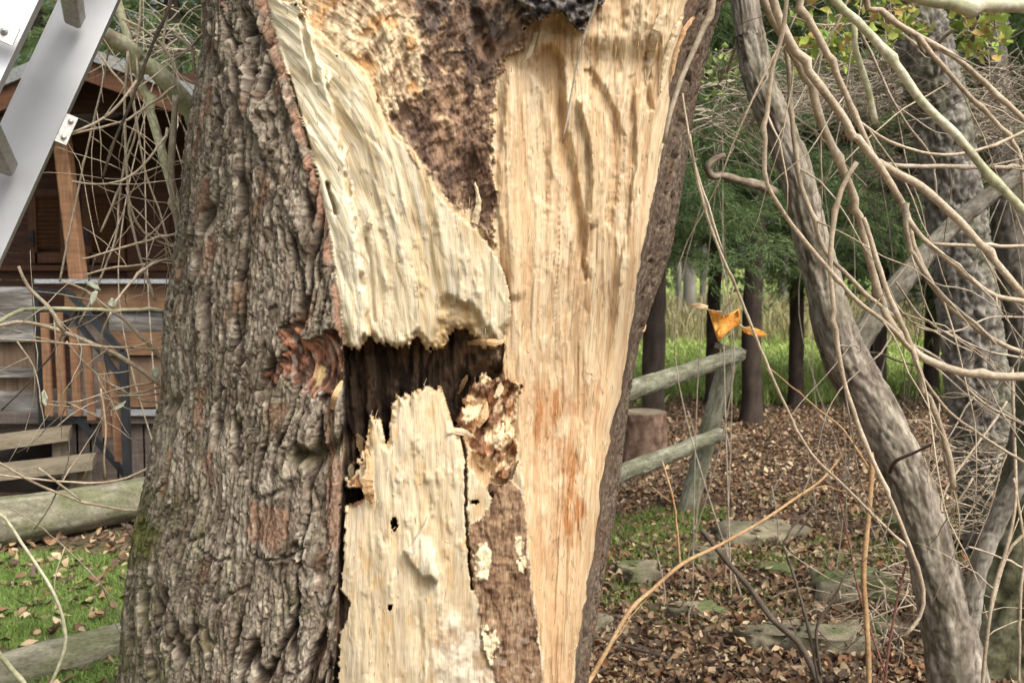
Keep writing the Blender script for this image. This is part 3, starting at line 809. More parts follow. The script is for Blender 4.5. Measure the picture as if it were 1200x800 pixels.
def blades(pos, h, w, c0, c1, lean=.35):
    n = len(pos); a = rng.uniform(0, 2 * pi, n); l = rng.uniform(0, lean, n) * h; b = rng.uniform(0, 2 * pi, n)
    dx, dy = np.cos(a) * w / 2, np.sin(a) * w / 2; lx, ly = np.cos(b) * l, np.sin(b) * l
    z0 = pos.copy()
    v = np.empty((n, 5, 3))
    v[:, 0] = z0 + np.stack([dx, dy, 0 * dx], 1); v[:, 1] = z0 - np.stack([dx, dy, 0 * dx], 1)
    v[:, 2] = z0 + np.stack([-dx * .8 + lx * .35, -dy * .8 + ly * .35, h * .55], 1); v[:, 3] = z0 + np.stack([dx * .8 + lx * .35, dy * .8 + ly * .35, h * .55], 1)
    v[:, 4] = z0 + np.stack([lx, ly, h * (1 - .25 * lean)], 1)
    i = (np.arange(n) * 5)[:, None]
    fq = i + np.array([[0, 1, 2, 3]]); ft = i + np.array([[3, 2, 4]])
    c = lerp3(c0, c1, rng.uniform(0, 1, n)) * rng.uniform(.75, 1.2, (n, 1))
    return v.reshape(-1, 3), fq, ft, np.repeat(c, 5, 0)

def grass_obj(name, x, y, h, w, c0, c1, label, lean=.8):
    pos = np.stack([x, y, H(x, y) - .005], 1)
    v, fq, ft, c = blades(pos, h, w, c0, c1, lean)
    return tag(link(name, np_mesh(name, v, [fq, ft], c), M_LEAF, smooth=False), label, 'grass', kind='stuff')

# lawn on the left between the two logs
x, y = in_ground(-60, 230, 3.2, 5.9, 80000)
k = fbm(x * 2.2, y * 2.2, 531, 3) + rng.normal(0, .05, len(x)) - .55 * sst(5.15, 5.7, y)
x, y = x[k > .36], y[k > .36]
grass_obj('lawn_grass', x, y, rng.uniform(.025, .075, len(x)), rng.uniform(.003, .006, len(x)), (.14, .22, .045), (.28, .38, .11), 'short green lawn grass between the logs on the left')
x, y = in_ground(-60, 240, 3.2, 6.4, 900)
pos = np.stack([x, y, H(x, y) + rng.uniform(.01, .05, len(x))], 1)
v, f, c = leaves_obj('fallen_leaves', pos, .4, rng.uniform(.04, .09, len(x)), BROWN, M_LITTER)
tag(link('fallen_leaves', np_mesh('fallen_leaves', v, f, c), M_LITTER, smooth=False), 'brown leaves lying on the lawn and the soil at the left', 'leaf litter', kind='stuff')
# moss and grass tufts amid the litter
tx, ty = [], []
for cx_, cy_, r_, n_ in ([(P(735, 615, 5.9).x, 5.9, .33, 4200), (P(800, 600, 6.2).x, 6.2, .22, 1500), (P(700, 700, 4.7).x, 4.7, .2, 900), (P(870, 655, 5.1).x, 5.1, .2, 600), (P(1125, 650, 5.0).x, 5.2, .25, 900), (P(1010, 690, 5).x, 5.0, .15, 300), (P(760, 640, 5.3).x, 5.3, .3, 1500), (P(960, 670, 5.2).x, 5.3, .35, 900), (P(850, 720, 4.4).x, 4.4, .3, 700), (P(1090, 600, 6.2).x, 6.2, .4, 900), (P(930, 600, 6.6).x, 6.6, .2, 260)]):
    a = rng.uniform(0, 2 * pi, n_); q_ = r_ * np.sqrt(rng.uniform(0, 1, n_)); tx.append(cx_ + 1.5 * q_ * np.cos(a)); ty.append(cy_ + q_ * np.sin(a))
x = np.concatenate(tx); y = np.concatenate(ty)
grass_obj('grass_tufts', x, y, rng.uniform(.02, .07, len(x)), rng.uniform(.003, .006, len(x)), (.12, .19, .035), (.27, .37, .09), 'green grass tufts growing through the fallen leaves')
# sunlit meadow beyond the trees
x, y = in_ground(690, 1300, 12.2, 30, 60000, 1.4)
k = fbm(x * .8, y * .8, 541, 3); sel = (y + 2.5 * (k - .5) + rng.normal(0, .3, len(y))) > 12.9
x, y, k = x[sel], y[sel], k[sel]
grass_obj('meadow_grass', x, y, rng.uniform(.08, .26, len(x)) * (.5 + k) + .012 * (y - 12), rng.uniform(.014, .03, len(x)) * (.6 + y / 25), (.24, .33, .075), (.46, .54, .18), 'bright green rough meadow beyond the spruce trunks', 1.0)
x, y = in_ground(690, 1300, 20, 33, 9000)
grass_obj('dry_weeds', x, y, rng.uniform(.4, 1.3, len(x)), rng.uniform(.02, .05, len(x)), (.22, .20, .09), (.40, .35, .18), 'tall pale dry weeds at the far side of the meadow', .7)

# ------------------------------------------------------------------ trees
def bark_tree_mesh(pts, rad, n=26, step=.03, depth=.010, per=(.035, .2), seed=0, c0=(.10, .085, .07), c1=(.25, .22, .185), moss=0.0, top=True):
    """a trunk or limb with furrowed bark, real relief"""
    pp, rr = spline(pts, rad, step)
    v, f = tube_vf(pp, rr, n)
    v = np.array([tuple(q) for q in v]); m_ = len(pp)
    cen = np.repeat(np.array([tuple(q) for q in pp]), n, 0); R_ = np.repeat(np.array(rr), n)
    nrm = v - cen; nrm /= np.linalg.norm(nrm, axis=1)[:, None]
    seg = np.concatenate([[0], np.cumsum([(pp[i + 1] - pp[i]).length for i in range(m_ - 1)])])
    l = np.repeat(seg, n); a = np.tile(np.arange(n) / n, m_)
    u = a * 2 * pi * np.mean(rr)
    uu = (np.minimum(a, 1 - a)) * 2 * pi * np.mean(rr) * 1.0 + l * .06 + .35 * per[0] * fbm(l / per[1], a * 5, seed + 2, 2)
    fu = furrow(uu + 5, l, per[0], per[1], seed + 1, .14); f2_ = furrow(uu, l, per[0] * .5, per[1] * .4, seed + 5, .16)
    kn = fbm(np.sin(a * 2 * pi) * 1.3 + 7, l / .35, seed + 9, 3) - .5
    h = depth * (fu - .6) + depth * .5 * (f2_ - .5) + depth * .5 * (fbm(uu / .008, l / .016, seed + 6, 3) - .5) + np.repeat(np.array(rr), n) * .16 * kn
    v = v + nrm * h[:, None]
    ck_ = furrow(uu * 1.0 + .3 * per[0] * fbm(l / .03, uu / .03, seed + 21, 2), l, per[0] * .8, per[1] * .7, seed + 22, .05)
    c = lerp3(c0, c1, np.clip(-.3 + .45 * ck_ + .6 * fu * sst(.2, .8, fbm(uu / per[0] * 1.3, l / per[1] * 2, seed + 3, 3)) + .5 * (fbm(uu / .009, l / .03, seed + 4, 3, .6) - .4) + .8 * (fbm(uu / .05, l / .12, seed + 14, 4, .6) - .42), 0, 1))
    if moss: c = lerp3(c, (.07, .09, .02), moss * sst(.42, .62, fbm(np.sin(a * 2 * pi) * 1.5 + 3, l / .25, seed + 12, 3)))
    quads = [q for q in f if len(q) == 4]; caps = [q for q in f if len(q) != 4]
    me = np_mesh('trunk', v, [np.array(quads), np.array(caps)], c, np.stack([uu / .0016 * .5, l / .0016 * .5], 1))
    return me

def spruce(x, y, h, r0, seed, zlow, dens=1.0, label='', spread=1.0, trunk_c=((.030, .022, .018), (.085, .065, .05)), zdense=6.0, px_hint=None):
    r = random.Random(seed); g = np.random.default_rng(seed)
    z0 = Hs(x, y)
    root = empty('spruce_tree', (x, y, z0)); tag(root, label, 'tree', 'spruce trees beyond the fence')
    pts = [(x + .015 * z * r.uniform(-1, 1), y, z0 + z) for z in (-.2, .0, .35, 1.2, 2.5, 4, h * .7, h)]
    me = bark_tree_mesh(pts, [r0 * 1.7, r0 * 1.3, r0 * 1.05, r0, r0 * .93, r0 * .85, r0 * .4, .02], 20, .09, .008, (.05, .12), seed, *trunk_c)
    link('trunk', me, M_TBARK, root)
    NV, NFc = [], []; br = MB(); cols = []
    z = zlow; needles_p = []; needles_d = []; needles_s = []
    while z < h - .3:
        top_f = (z / h)
        L = spread * (2.0 * (1 - top_f) + .25) * r.uniform(.75, 1.1)
        hi = z > zdense
        nb = 5 if not hi else 4
        for k in range(nb):
            a = r.uniform(0, 2 * pi)
            droop = r.uniform(.25, .55)
            n_ = 8
            P0 = Vector((x, y, z0 + z + r.uniform(-.15, .15)))
            pts = [P0 + Vector((cos(a) * L * t, sin(a) * L * t, -droop * L * t + .38 * L * t * t)) for t in [i / n_ for i in range(n_ + 1)]]
            br.tube(pts, [.014, .004], 4)
            # side sprays
            for i in range(1, n_ + 1):
                for s in (-1, 1):
                    m_ = max(2, int((9 if not hi else 3) * dens))
                    sl_ = (.42 * L * (1 - .55 * i / n_) + .12) * r.uniform(.6, 1.1)
                    aa = a + s * r.uniform(.5, 1.1)
                    hang = r.uniform(.15, .9)
                    for q_ in range(m_):
                        t = (q_ + .5) / m_
                        p = pts[i] + Vector((cos(aa) * sl_ * t, sin(aa) * sl_ * t, -hang * sl_ * t * t))
                        needles_p.append(p); needles_d.append((cos(aa), sin(aa), -hang * 1.6 * t)); needles_s.append(1.8 if hi else 1.0)
        z += (.30 if not hi else .5) / max(.7, dens) * r.uniform(.8, 1.2)
    p = np.array([tuple(q) for q in needles_p]); dct = np.array(needles_d); s_ = np.array(needles_s)
    kq = 13
    p = np.repeat(p, kq, 0) + g.normal(0, .025, (len(p) * kq, 3)); dct = np.repeat(dct, kq, 0) + g.normal(0, .42, (len(dct) * kq, 3)); s_ = np.repeat(s_, kq)
    dct /= np.linalg.norm(dct, axis=1)[:, None]
    side = np.cross(dct, g.normal(0, 1, dct.shape)); side /= np.linalg.norm(side, axis=1)[:, None]
    ln = g.uniform(.05, .11, len(p)) * s_; wd = g.uniform(.0025, .0055, len(p)) * s_
    v = np.empty((len(p), 3, 3)); v[:, 0] = p - side * wd[:, None]; v[:, 1] = p + side * wd[:, None]; v[:, 2] = p + dct * ln[:, None]
    cc = lerp3((.055, .10, .040), (.17, .235, .085), g.uniform(0, 1, len(p)) * .6 + .4 * vn(p[:, 0] * 3 + 50, p[:, 2] * 3 + 50, seed))
    nv = v.reshape(-1, 3); ft = np.arange(len(nv)).reshape(-1, 3)
    bv = np.array([tuple(q) for q in br.v]); bq = np.array([q for q in br.f]) + len(nv)
    allv = np.concatenate([nv, bv]); allc = np.concatenate([np.repeat(cc, 3, 0), np.tile([[.05, .038, .028]], (len(bv), 1))])
    link('crown', np_mesh('crown', allv, [ft, bq], allc), M_LEAF, root, smooth=False)
    return root

SPR = [(766, 9.2, 6.6, .105, 2.1, 'slim dark spruce nearest the willow, its trunk rising behind the sawn stump', 1.0, 1.0),
       (836, 12.4, 6.6, .085, 2.35, 'thin spruce trunk just right of the top of the leaning fence post', 1.0, 1.0),
       (882, 10.6, 6.8, .105, 2.40, 'spruce with the thicker straight dark trunk right of the fence post', 1.1, 1.1),
       (934, 12.0, 6.8, .088, 2.45, 'thin dark spruce trunk left of the leaning grey tree', 1.0, 1.0),
       (1030, 12.0, 6.8, .10, 1.75, 'dense dark spruce with low boughs behind the crossing branches', 1.25, 1.15),
       (1092, 13.2, 7, .10, 2.55, 'spruce half hidden behind the broad furrowed trunk', 1.0, 1.2),
       (1215, 11.5, 7, .11, 1.3, 'spruce at the right border of the photo', 1.0, 1.2),
       (1150, 13.6, 7.2, .11, 2.75, 'farther spruce between the two broad trunks at the right', .9, 1.2)]
for i, (sx, sd_, sh, sr, sz, sl_b, dn, sp) in enumerate(SPR):
    q0 = P(sx, 400, sd_)
    spruce(q0.x, sd_, sh, sr, 900 + i, sz, dn, sl_b, sp)
# spruces behind the cabin
for i, (sx, sd_, sl_b) in enumerate([(215, 12.5, 'spruce showing between the cabin roof and the willow trunk'), (60, 14, 'spruce crown above the cabin roof behind the ladder'), (300, 15, 'spruce hidden mostly behind the willow trunk')]):
    q0 = P(sx, 400, sd_)
    t_r = spruce(q0.x, sd_, 11, .12, 950 + i, 1.6, 1.0, sl_b, 1.2)
    t_r['group'] = 'spruce trees behind the cabin'

def path(pp):
    """[(px, py, depth)] -> places"""
    return [P(*q) for q in pp]

# the far wood: one mass of foliage and stems
n_ = 42000
g = rng
wx = g.uniform(-34, 40, n_); wy = g.uniform(33, 46, n_); wz = 14 * g.uniform(0, 1, n_) ** .9
kk = fbm(wx / 2.2, wz / 2.2, 551, 3); sel = kk > .36 + .1 * g.uniform(-1, 1, n_); wx, wy, wz, kk = wx[sel], wy[sel], wz[sel], kk[sel]
pos = np.stack([wx, wy, H(wx, wy) + wz], 1)
R = rotmats(len(pos), 1.2)
v, fq, k_ = instances(LEAVES, LEAF_Q, pos, R, g.uniform(.25, .6, len(pos)))
far_c = lerp3((.05, .085, .03), (.20, .16, .075), sst(.35, .65, fbm(wx / 3, wz / 3, 555, 3))) * g.uniform(.7, 1.3, (len(pos), 1))
tag(link('distant_wood', np_mesh('distant_wood', v, fq, np.repeat(far_c, k_, 0)), M_LEAF, smooth=False), 'far off wood closing the view beyond the meadow', 'wood', kind='stuff')
FT = [(808, 26, .20), (886, 28, .22), (822, 31, .12), (797, 29, .1), (1072, 27, .16), (760, 30, .14), (915, 31, .13), (1180, 26, .2), (700, 28, .2)]
FTL = ['pale straight trunk left of the orange leaves', 'pale trunk showing beside the thick spruce trunk', 'thin pale trunk between two spruces', 'slim far trunk left of the pale one', 'pale far trunk in the fork of the leaning tree', 'far trunk beside the nearest spruce', 'slim far trunk left of the leaning tree', 'far trunk beside the broad furrowed trunk', 'far trunk mostly behind the willow']
for i, ((fx, fd, fr_), fl_b) in enumerate(zip(FT, FTL)):
    q0 = P(fx, 400, fd); z0 = Hs(q0.x, fd)
    root = empty('far_tree', (q0.x, fd, z0)); tag(root, fl_b, 'tree', 'pale tree trunks across the meadow')
    r = random.Random(i + 40)
    link('trunk', bark_tree_mesh([(q0.x, fd, z0 - .2), (q0.x + r.uniform(-.1, .1), fd, z0 + 3), (q0.x + r.uniform(-.3, .3), fd, z0 + 7), (q0.x, fd, z0 + 12)], [fr_, fr_ * .9, fr_ * .7, .05], 12, .4, .01, (.1, .4), i, (.11, .10, .085), (.26, .24, .20)), M_TBARK, root)
    b = MB()
    for k in range(14):
        z = r.uniform(3.5, 10.5); a = r.uniform(0, 6.28); L = r.uniform(1, 2.4)
        b.tube([(q0.x, fd, z0 + z), (q0.x + cos(a) * L * .5, fd + sin(a) * L * .5, z0 + z + L * .35), (q0.x + cos(a) * L, fd + sin(a) * L, z0 + z + L * .9)], [.05, .02, .008], 5)
    b.build('limbs', M_TWIG2, root)

# ------------------------------------------------------------------ broad trees at the right
def big_tree(name, label, pts, rad, seed, c0, c1, moss=0, depth=.02, per=(.045, .3), n=40, step=.03):
    pp = path(pts)
    base = pp[-1]
    g0 = Vector((base.x + (base.x - pp[-2].x) * .3, base.y, Hs(base.x, base.y)))
    root = empty(name, g0); tag(root, label, 'tree')
    top = pp[0] + (pp[0] - pp[1]).normalized() * 1.2
    pl = [top] + pp + [g0 - Vector((0, 0, .2))]
    rl = [rad[0] * .8] + list(rad) + [rad[-1] * 1.25]
    link('trunk', bark_tree_mesh(pl, rl, n, step, depth, per, seed, c0, c1, moss), M_TBARK, root)
    return root

broad = big_tree('furrowed_tree', 'broad furrowed grey trunk behind the crossing branches at the right', [(1066, -5, 5.2), (1085, 60, 5.2), (1104, 150, 5.2), (1115, 220, 5.2), (1131, 330, 5.2), (1143, 425, 5.2), (1158, 525, 5.2), (1172, 620, 5.2), (1182, 700, 5.2)],
                 [.125, .13, .14, .14, .145, .155, .17, .18, .2], 61, (.085, .075, .062), (.30, .275, .235), .25, .022, (.034, .10), 84, .010)
dark_t = big_tree('dark_tree', 'dark straight trunk at the right border behind the furrowed one', [(1150, -5, 7.4), (1166, 100, 7.4), (1176, 200, 7.4), (1188, 320, 7.4), (1200, 440, 7.4), (1212, 560, 7.4)], [.10, .11, .115, .12, .125, .14], 67, (.045, .038, .030), (.15, .135, .11), .3, .014, (.04, .14), 44, .02)
mossy = big_tree('mossy_tree', 'thick mossy trunk at the bottom right corner', [(1262, 380, 3.7), (1240, 520, 3.7), (1225, 620, 3.7), (1205, 700, 3.7), (1180, 790, 3.7), (1160, 880, 3.7)], [.15, .17, .19, .22, .24, .28], 71, (.075, .06, .045), (.22, .19, .15), .45, .024, (.05, .2), 80, .012)
lean = big_tree('leaning_tree', 'leaning smooth grey tree with pale blotches and a dark fork', [(872, -5, 3.35), (880, 50, 3.33), (895, 110, 3.3), (918, 165, 3.3), (934, 205, 3.3), (950, 275, 3.3), (964, 325, 3.28), (976, 380, 3.25), (996, 430, 3.25), (1026, 480, 3.25), (1055, 540, 3.23), (1078, 600, 3.2), (1094, 660, 3.2), (1112, 730, 3.2), (1124, 800, 3.2), (1130, 860, 3.2)],
                [.044, .049, .051, .053, .053, .056, .060, .068, .078, .073, .074, .074, .077, .088, .10, .13], 83, (.085, .066, .048), (.37, .325, .26), .12, .007, (.030, .16), 72, .007)
def limb(root, nm, pts, rad, seed, c0, c1, lb=None, depth=.004, moss=.1, n=32, step=.008):
    o = link(nm, bark_tree_mesh(path(pts), rad, n, step, depth, (.04, .1), seed, c0, c1, moss), M_TBARK, root)
    if lb: o['label'] = lb
    return o
limb(lean, 'limb', [(992, 425, 3.26), (1010, 395, 3.3), (1040, 352, 3.36), (1075, 310, 3.42), (1120, 262, 3.5), (1170, 222, 3.56), (1215, 190, 3.62), (1290, 130, 3.7)], [.046, .04, .038, .036, .032, .029, .026, .016], 91, (.07, .06, .045), (.20, .18, .145), 'thick limb rising to the right from the fork')
limb(lean, 'limb', [(908, 226, 3.3), (892, 218, 3.25), (868, 212, 3.2), (848, 206, 3.15), (834, 206, 3.12), (829, 196, 3.1), (838, 186, 3.1), (850, 182, 3.1)], [.018, .016, .014, .012, .012, .011, .010, .008], 93, (.12, .09, .06), (.30, .25, .19), 'short broken crooked limb', .002)
limb(lean, 'limb', [(1118, 790, 3.2), (1134, 735, 3.18), (1140, 695, 3.15), (1150, 655, 3.12), (1166, 615, 3.1), (1186, 575, 3.05), (1215, 535, 3.0), (1260, 480, 3.0)], [.05, .036, .031, .030, .031, .031, .03, .02], 95, (.16, .14, .11), (.40, .37, .31), 'smooth pale limb leaving the base to the right')
limb(lean, 'limb', [(1010, 415, 3.25), (1030, 414, 3.2), (1050, 422, 3.15), (1072, 428, 3.1)], [.008, .004, .003, .002], 97, (.05, .04, .03), (.12, .10, .08), None, .001, 0, 8)
limb(lean, 'limb', [(1042, 555, 3.2), (1050, 540, 3.1), (1072, 530, 3.05), (1095, 518, 3.0), (1130, 490, 3.0), (1165, 470, 3.0)], [.007, .006, .0045, .004, .003, .002], 98, (.05, .035, .03), (.12, .08, .065), 'thin dark side shoot', .001, 0, 8)

# ------------------------------------------------------------------ branches of the willow hanging round the trunk
def cdepth(pts, d0, d1):
    n = len(pts); return [(x, y, d0 + (d1 - d0) * i / max(1, n - 1)) for i, (x, y) in enumerate(pts)]
def branch(pts, d0, d1, w0, w1, m, root=willow, nm='branch', lb=None, seed=0, knots=True, n=8, step=.02):
    pl = [P(*q) for q in cdepth(pts, d0, d1)]
    r0 = .88 * w0 * d0 / F / 2; r1 = .88 * w1 * d1 / F / 2
    pp, rr = spline(pl, [r0 + (r1 - r0) * i / (len(pl) - 1) for i in range(len(pl))], step)
    r = random.Random(seed + int(pts[0][0] * 7 + pts[0][1]))
    if knots:
        k = 0
        nxt = r.uniform(.08, .3)
        acc = 0
        for i in range(1, len(pp)):
            acc += (pp[i] - pp[i - 1]).length
            if acc > nxt: rr[i] *= 1.3; pp[i] = pp[i] + Vector((r.gauss(0, 1), 0, r.gauss(0, 1))) * rr[i] * .55; acc = 0; nxt = r.uniform(.08, .35)
        wob = [Vector((r.gauss(0, 1), r.gauss(0, 1), r.gauss(0, 1))) * .0003 for _ in pp]
        pp = [p + q for p, q in zip(pp, wob)]
    mb = MB(); mb.tube(pp, rr, n, .05, seed)
    o = mb.build(nm, m, root, smooth=True)
    if lb: o['label'] = lb
    return o, pp
def sidetwigs(o, pp, k, L0, L1, w, m, seed, n=5, droop=.3, up=0.0):
    """thin side shoots of a branch: one sub-part each"""
    r = random.Random(seed)
    for _ in range(k):
        i = r.randrange(2, len(pp) - 2); p = pp[i]; t = (pp[i + 1] - pp[i - 1]).normalized()
        d = (t * r.uniform(.3, 1) + Vector((r.gauss(0, .6), r.gauss(0, .35), r.gauss(up, .5)))).normalized()
        L = r.uniform(L0, L1); q = [p]; dd_ = d.copy()
        for s in range(7):
            dd_ = (dd_ + Vector((r.gauss(0, .13), r.gauss(0, .13), -droop * .12 + r.gauss(0, .13)))).normalized()
            q.append(q[-1] + dd_ * L / 7)
        mb = MB(); q2, r2 = spline(q, [w, w * .35], .03); mb.tube(q2, r2, n, .08, seed)
        tw = mb.build('twig', m, o, smooth=True)

# the high limb above the frame that the hanging branches come from
mbk = bark_tree_mesh([P(760, -120, 2.3), P(900, -260, 2.2), P(1050, -330, 2.1), P(1220, -350, 2.0)], [.16, .11, .08, .05], 20, .03, .008, (.04, .2), 5)
o = link('limb', mbk, M_TBARK, willow)
HB = [  # points, depths, widths in pixels, material
 ([(880, -240), (892, -60), (896, 0), (924, 53), (950, 103), (964, 147), (986, 194), (1005, 244), (1018, 303), (1037, 364)], 2.0, 2.2, 13, 10, M_TWIG),
 ([(930, -280), (930, -60), (938, 0), (964, 53), (986, 100), (1011, 156), (1030, 200)], 2.0, 2.1, 11, 7, M_TWIG),
 ([(890, -230), (898, -60), (906, 0), (933, 62), (977, 122), (1005, 162), (1030, 194), (1050, 226), (1063, 252), (1074, 300), (1105, 350), (1142, 383), (1172, 402), (1204, 415)], 1.9, 2.1, 13, 6, M_TWIG),
 ([(1028, 190), (1050, 203), (1080, 219), (1124, 259), (1158, 297), (1204, 352), (1260, 420)], 2.03, 2.0, 12, 9, M_TWIG),
 ([(940, -300), (958, -60), (978, 0), (1005, 25), (1049, 75), (1080, 119), (1121, 159), (1155, 200), (1204, 252), (1270, 330)], 1.8, 1.8, 12, 11, M_GREENB),
 ([(990, -320), (1010, -20), (1032, 12), (1061, 34), (1111, 62), (1146, 90), (1204, 144)], 2.2, 2.3, 8, 7, M_TWIG),
 ([(1076, 42), (1092, 64), (1111, 84), (1135, 112), (1158, 134), (1186, 166), (1197, 190), (1200, 240)], 2.25, 2.3, 7, 5, M_TWIG),
 ([(1002, 28), (1001, 50), (1008, 75), (1016, 100), (1026, 145)], 1.82, 1.85, 8, 9, M_GREENB),
 ([(1006, 142), (1042, 166), (1089, 180), (1127, 180), (1167, 169), (1204, 152)], 2.1, 2.3, 4, 4, M_TWIG),
 ([(1034, 192), (1060, 195), (1096, 195), (1150, 196), (1204, 197)], 2.2, 2.3, 6, 6, M_TWIG2),
 ([(935, -60), (922, 0), (917, 40), (905, 81), (899, 134), (896, 200), (905, 228), (927, 262), (955, 297), (980, 325), (1005, 353), (1042, 382), (1068, 410)], 1.75, 1.9, 6, 6, M_TWIG),
 ([(1036, 362), (1048, 385), (1076, 415), (1111, 431), (1150, 440), (1206, 441)], 2.0, 1.9, 10, 11, M_TWIG),
 ([(920, 50), (924, 80), (930, 156), (939, 219), (950, 247), (967, 294), (996, 325), (1024, 352), (1060, 380)], 2.1, 2.15, 7, 5, M_TWIG),
 ([(1004, 190), (986, 222), (975, 278), (974, 325), (980, 387), (984, 420), (992, 456), (1014, 519), (1042, 581), (1066, 640), (1082, 690), (1078, 722), (1060, 745)], 1.85, 1.9, 7, 5, M_TWIG),
 ([(1012, 255), (1020, 280), (1036, 331), (1049, 362), (1067, 403), (1080, 442), (1099, 491), (1114, 541), (1117, 572)], 1.9, 1.9, 6, 8, M_TWIG),
 ([(1064, 256), (1080, 278), (1102, 297), (1139, 328), (1167, 347), (1206, 353)], 2.0, 2.0, 7, 7, M_TWIG),
 ([(1092, 286), (1120, 287), (1160, 289), (1206, 288)], 2.1, 2.1, 5, 5, M_TWIG),
 ([(1062, 238), (1061, 265), (1068, 290), (1084, 320), (1110, 352), (1150, 385), (1166, 402)], 1.95, 2.0, 8, 4, M_TWIG2),
 ([(840, -80), (836, 0), (826, 30), (812, 62), (798, 94), (786, 130), (778, 168)], 1.7, 1.74, 8, 6, M_TWIG),
 ([(704, -40), (698, 6), (686, 40), (676, 76), (668, 120), (659, 168)], 1.6, 1.66, 5, 2, M_TWIG2),
 ([(808, 158), (818, 215), (838, 280), (868, 350), (896, 420), (920, 475), (950, 530), (990, 570), (1030, 610), (1062, 640)], 1.7, 2.0, 3.5, 4, M_TWIG),
 ([(846, 292), (830, 240), (812, 185), (806, 150), (800, 110)], 1.72, 1.8, 2.6, 2, M_TWIG),
 ([(1050, -10), (1100, 2), (1150, 6), (1210, 7), (1280, 4)], 1.5, 1.55, 18, 19, M_GREENB),
 ([(976, -10), (1003, 30), (1020, 60), (1042, 110), (1066, 150), (1090, 182), (1098, 230)], 2.2, 2.3, 4, 3, M_TWIG2),
 ([(955, 110), (964, 60), (985, 20), (1005, -30)], 2.3, 2.3, 4, 3, M_TWIG2),
 ([(1058, 400), (1100, 420), (1150, 470), (1206, 500)], 2.2, 2.2, 4, 4, M_TWIG2),
 ([(1080, 440), (1110, 480), (1150, 510), (1206, 545)], 2.1, 2.1, 4, 4, M_TWIG),
 ([(1050, 330), (1080, 372), (1120, 395), (1160, 412), (1206, 420)], 2.1, 2.2, 3, 3, M_TWIG2),
 ([(1046, 352), (1076, 383), (1120, 388), (1160, 372), (1206, 372)], 2.2, 2.3, 3, 2.5, M_TWIG2),
 ([(1140, 560), (1120, 590), (1104, 600), (1110, 570), (1160, 500), (1180, 470)], 2.3, 2.4, 3, 3, M_TWIG),
]
for i, (pts, d0, d1, w0, w1, m) in enumerate(HB):
    o, pp = branch(pts, d0, d1, w0, w1, m, seed=i)
    if i not in (7, 18, 19, 20, 21, 22) : sidetwigs(o, pp, 2 if w0 < 6 else 3, .15, .5, .0022, [M_TWIG, M_TWIG2][i % 2], i * 13, up=-.3)

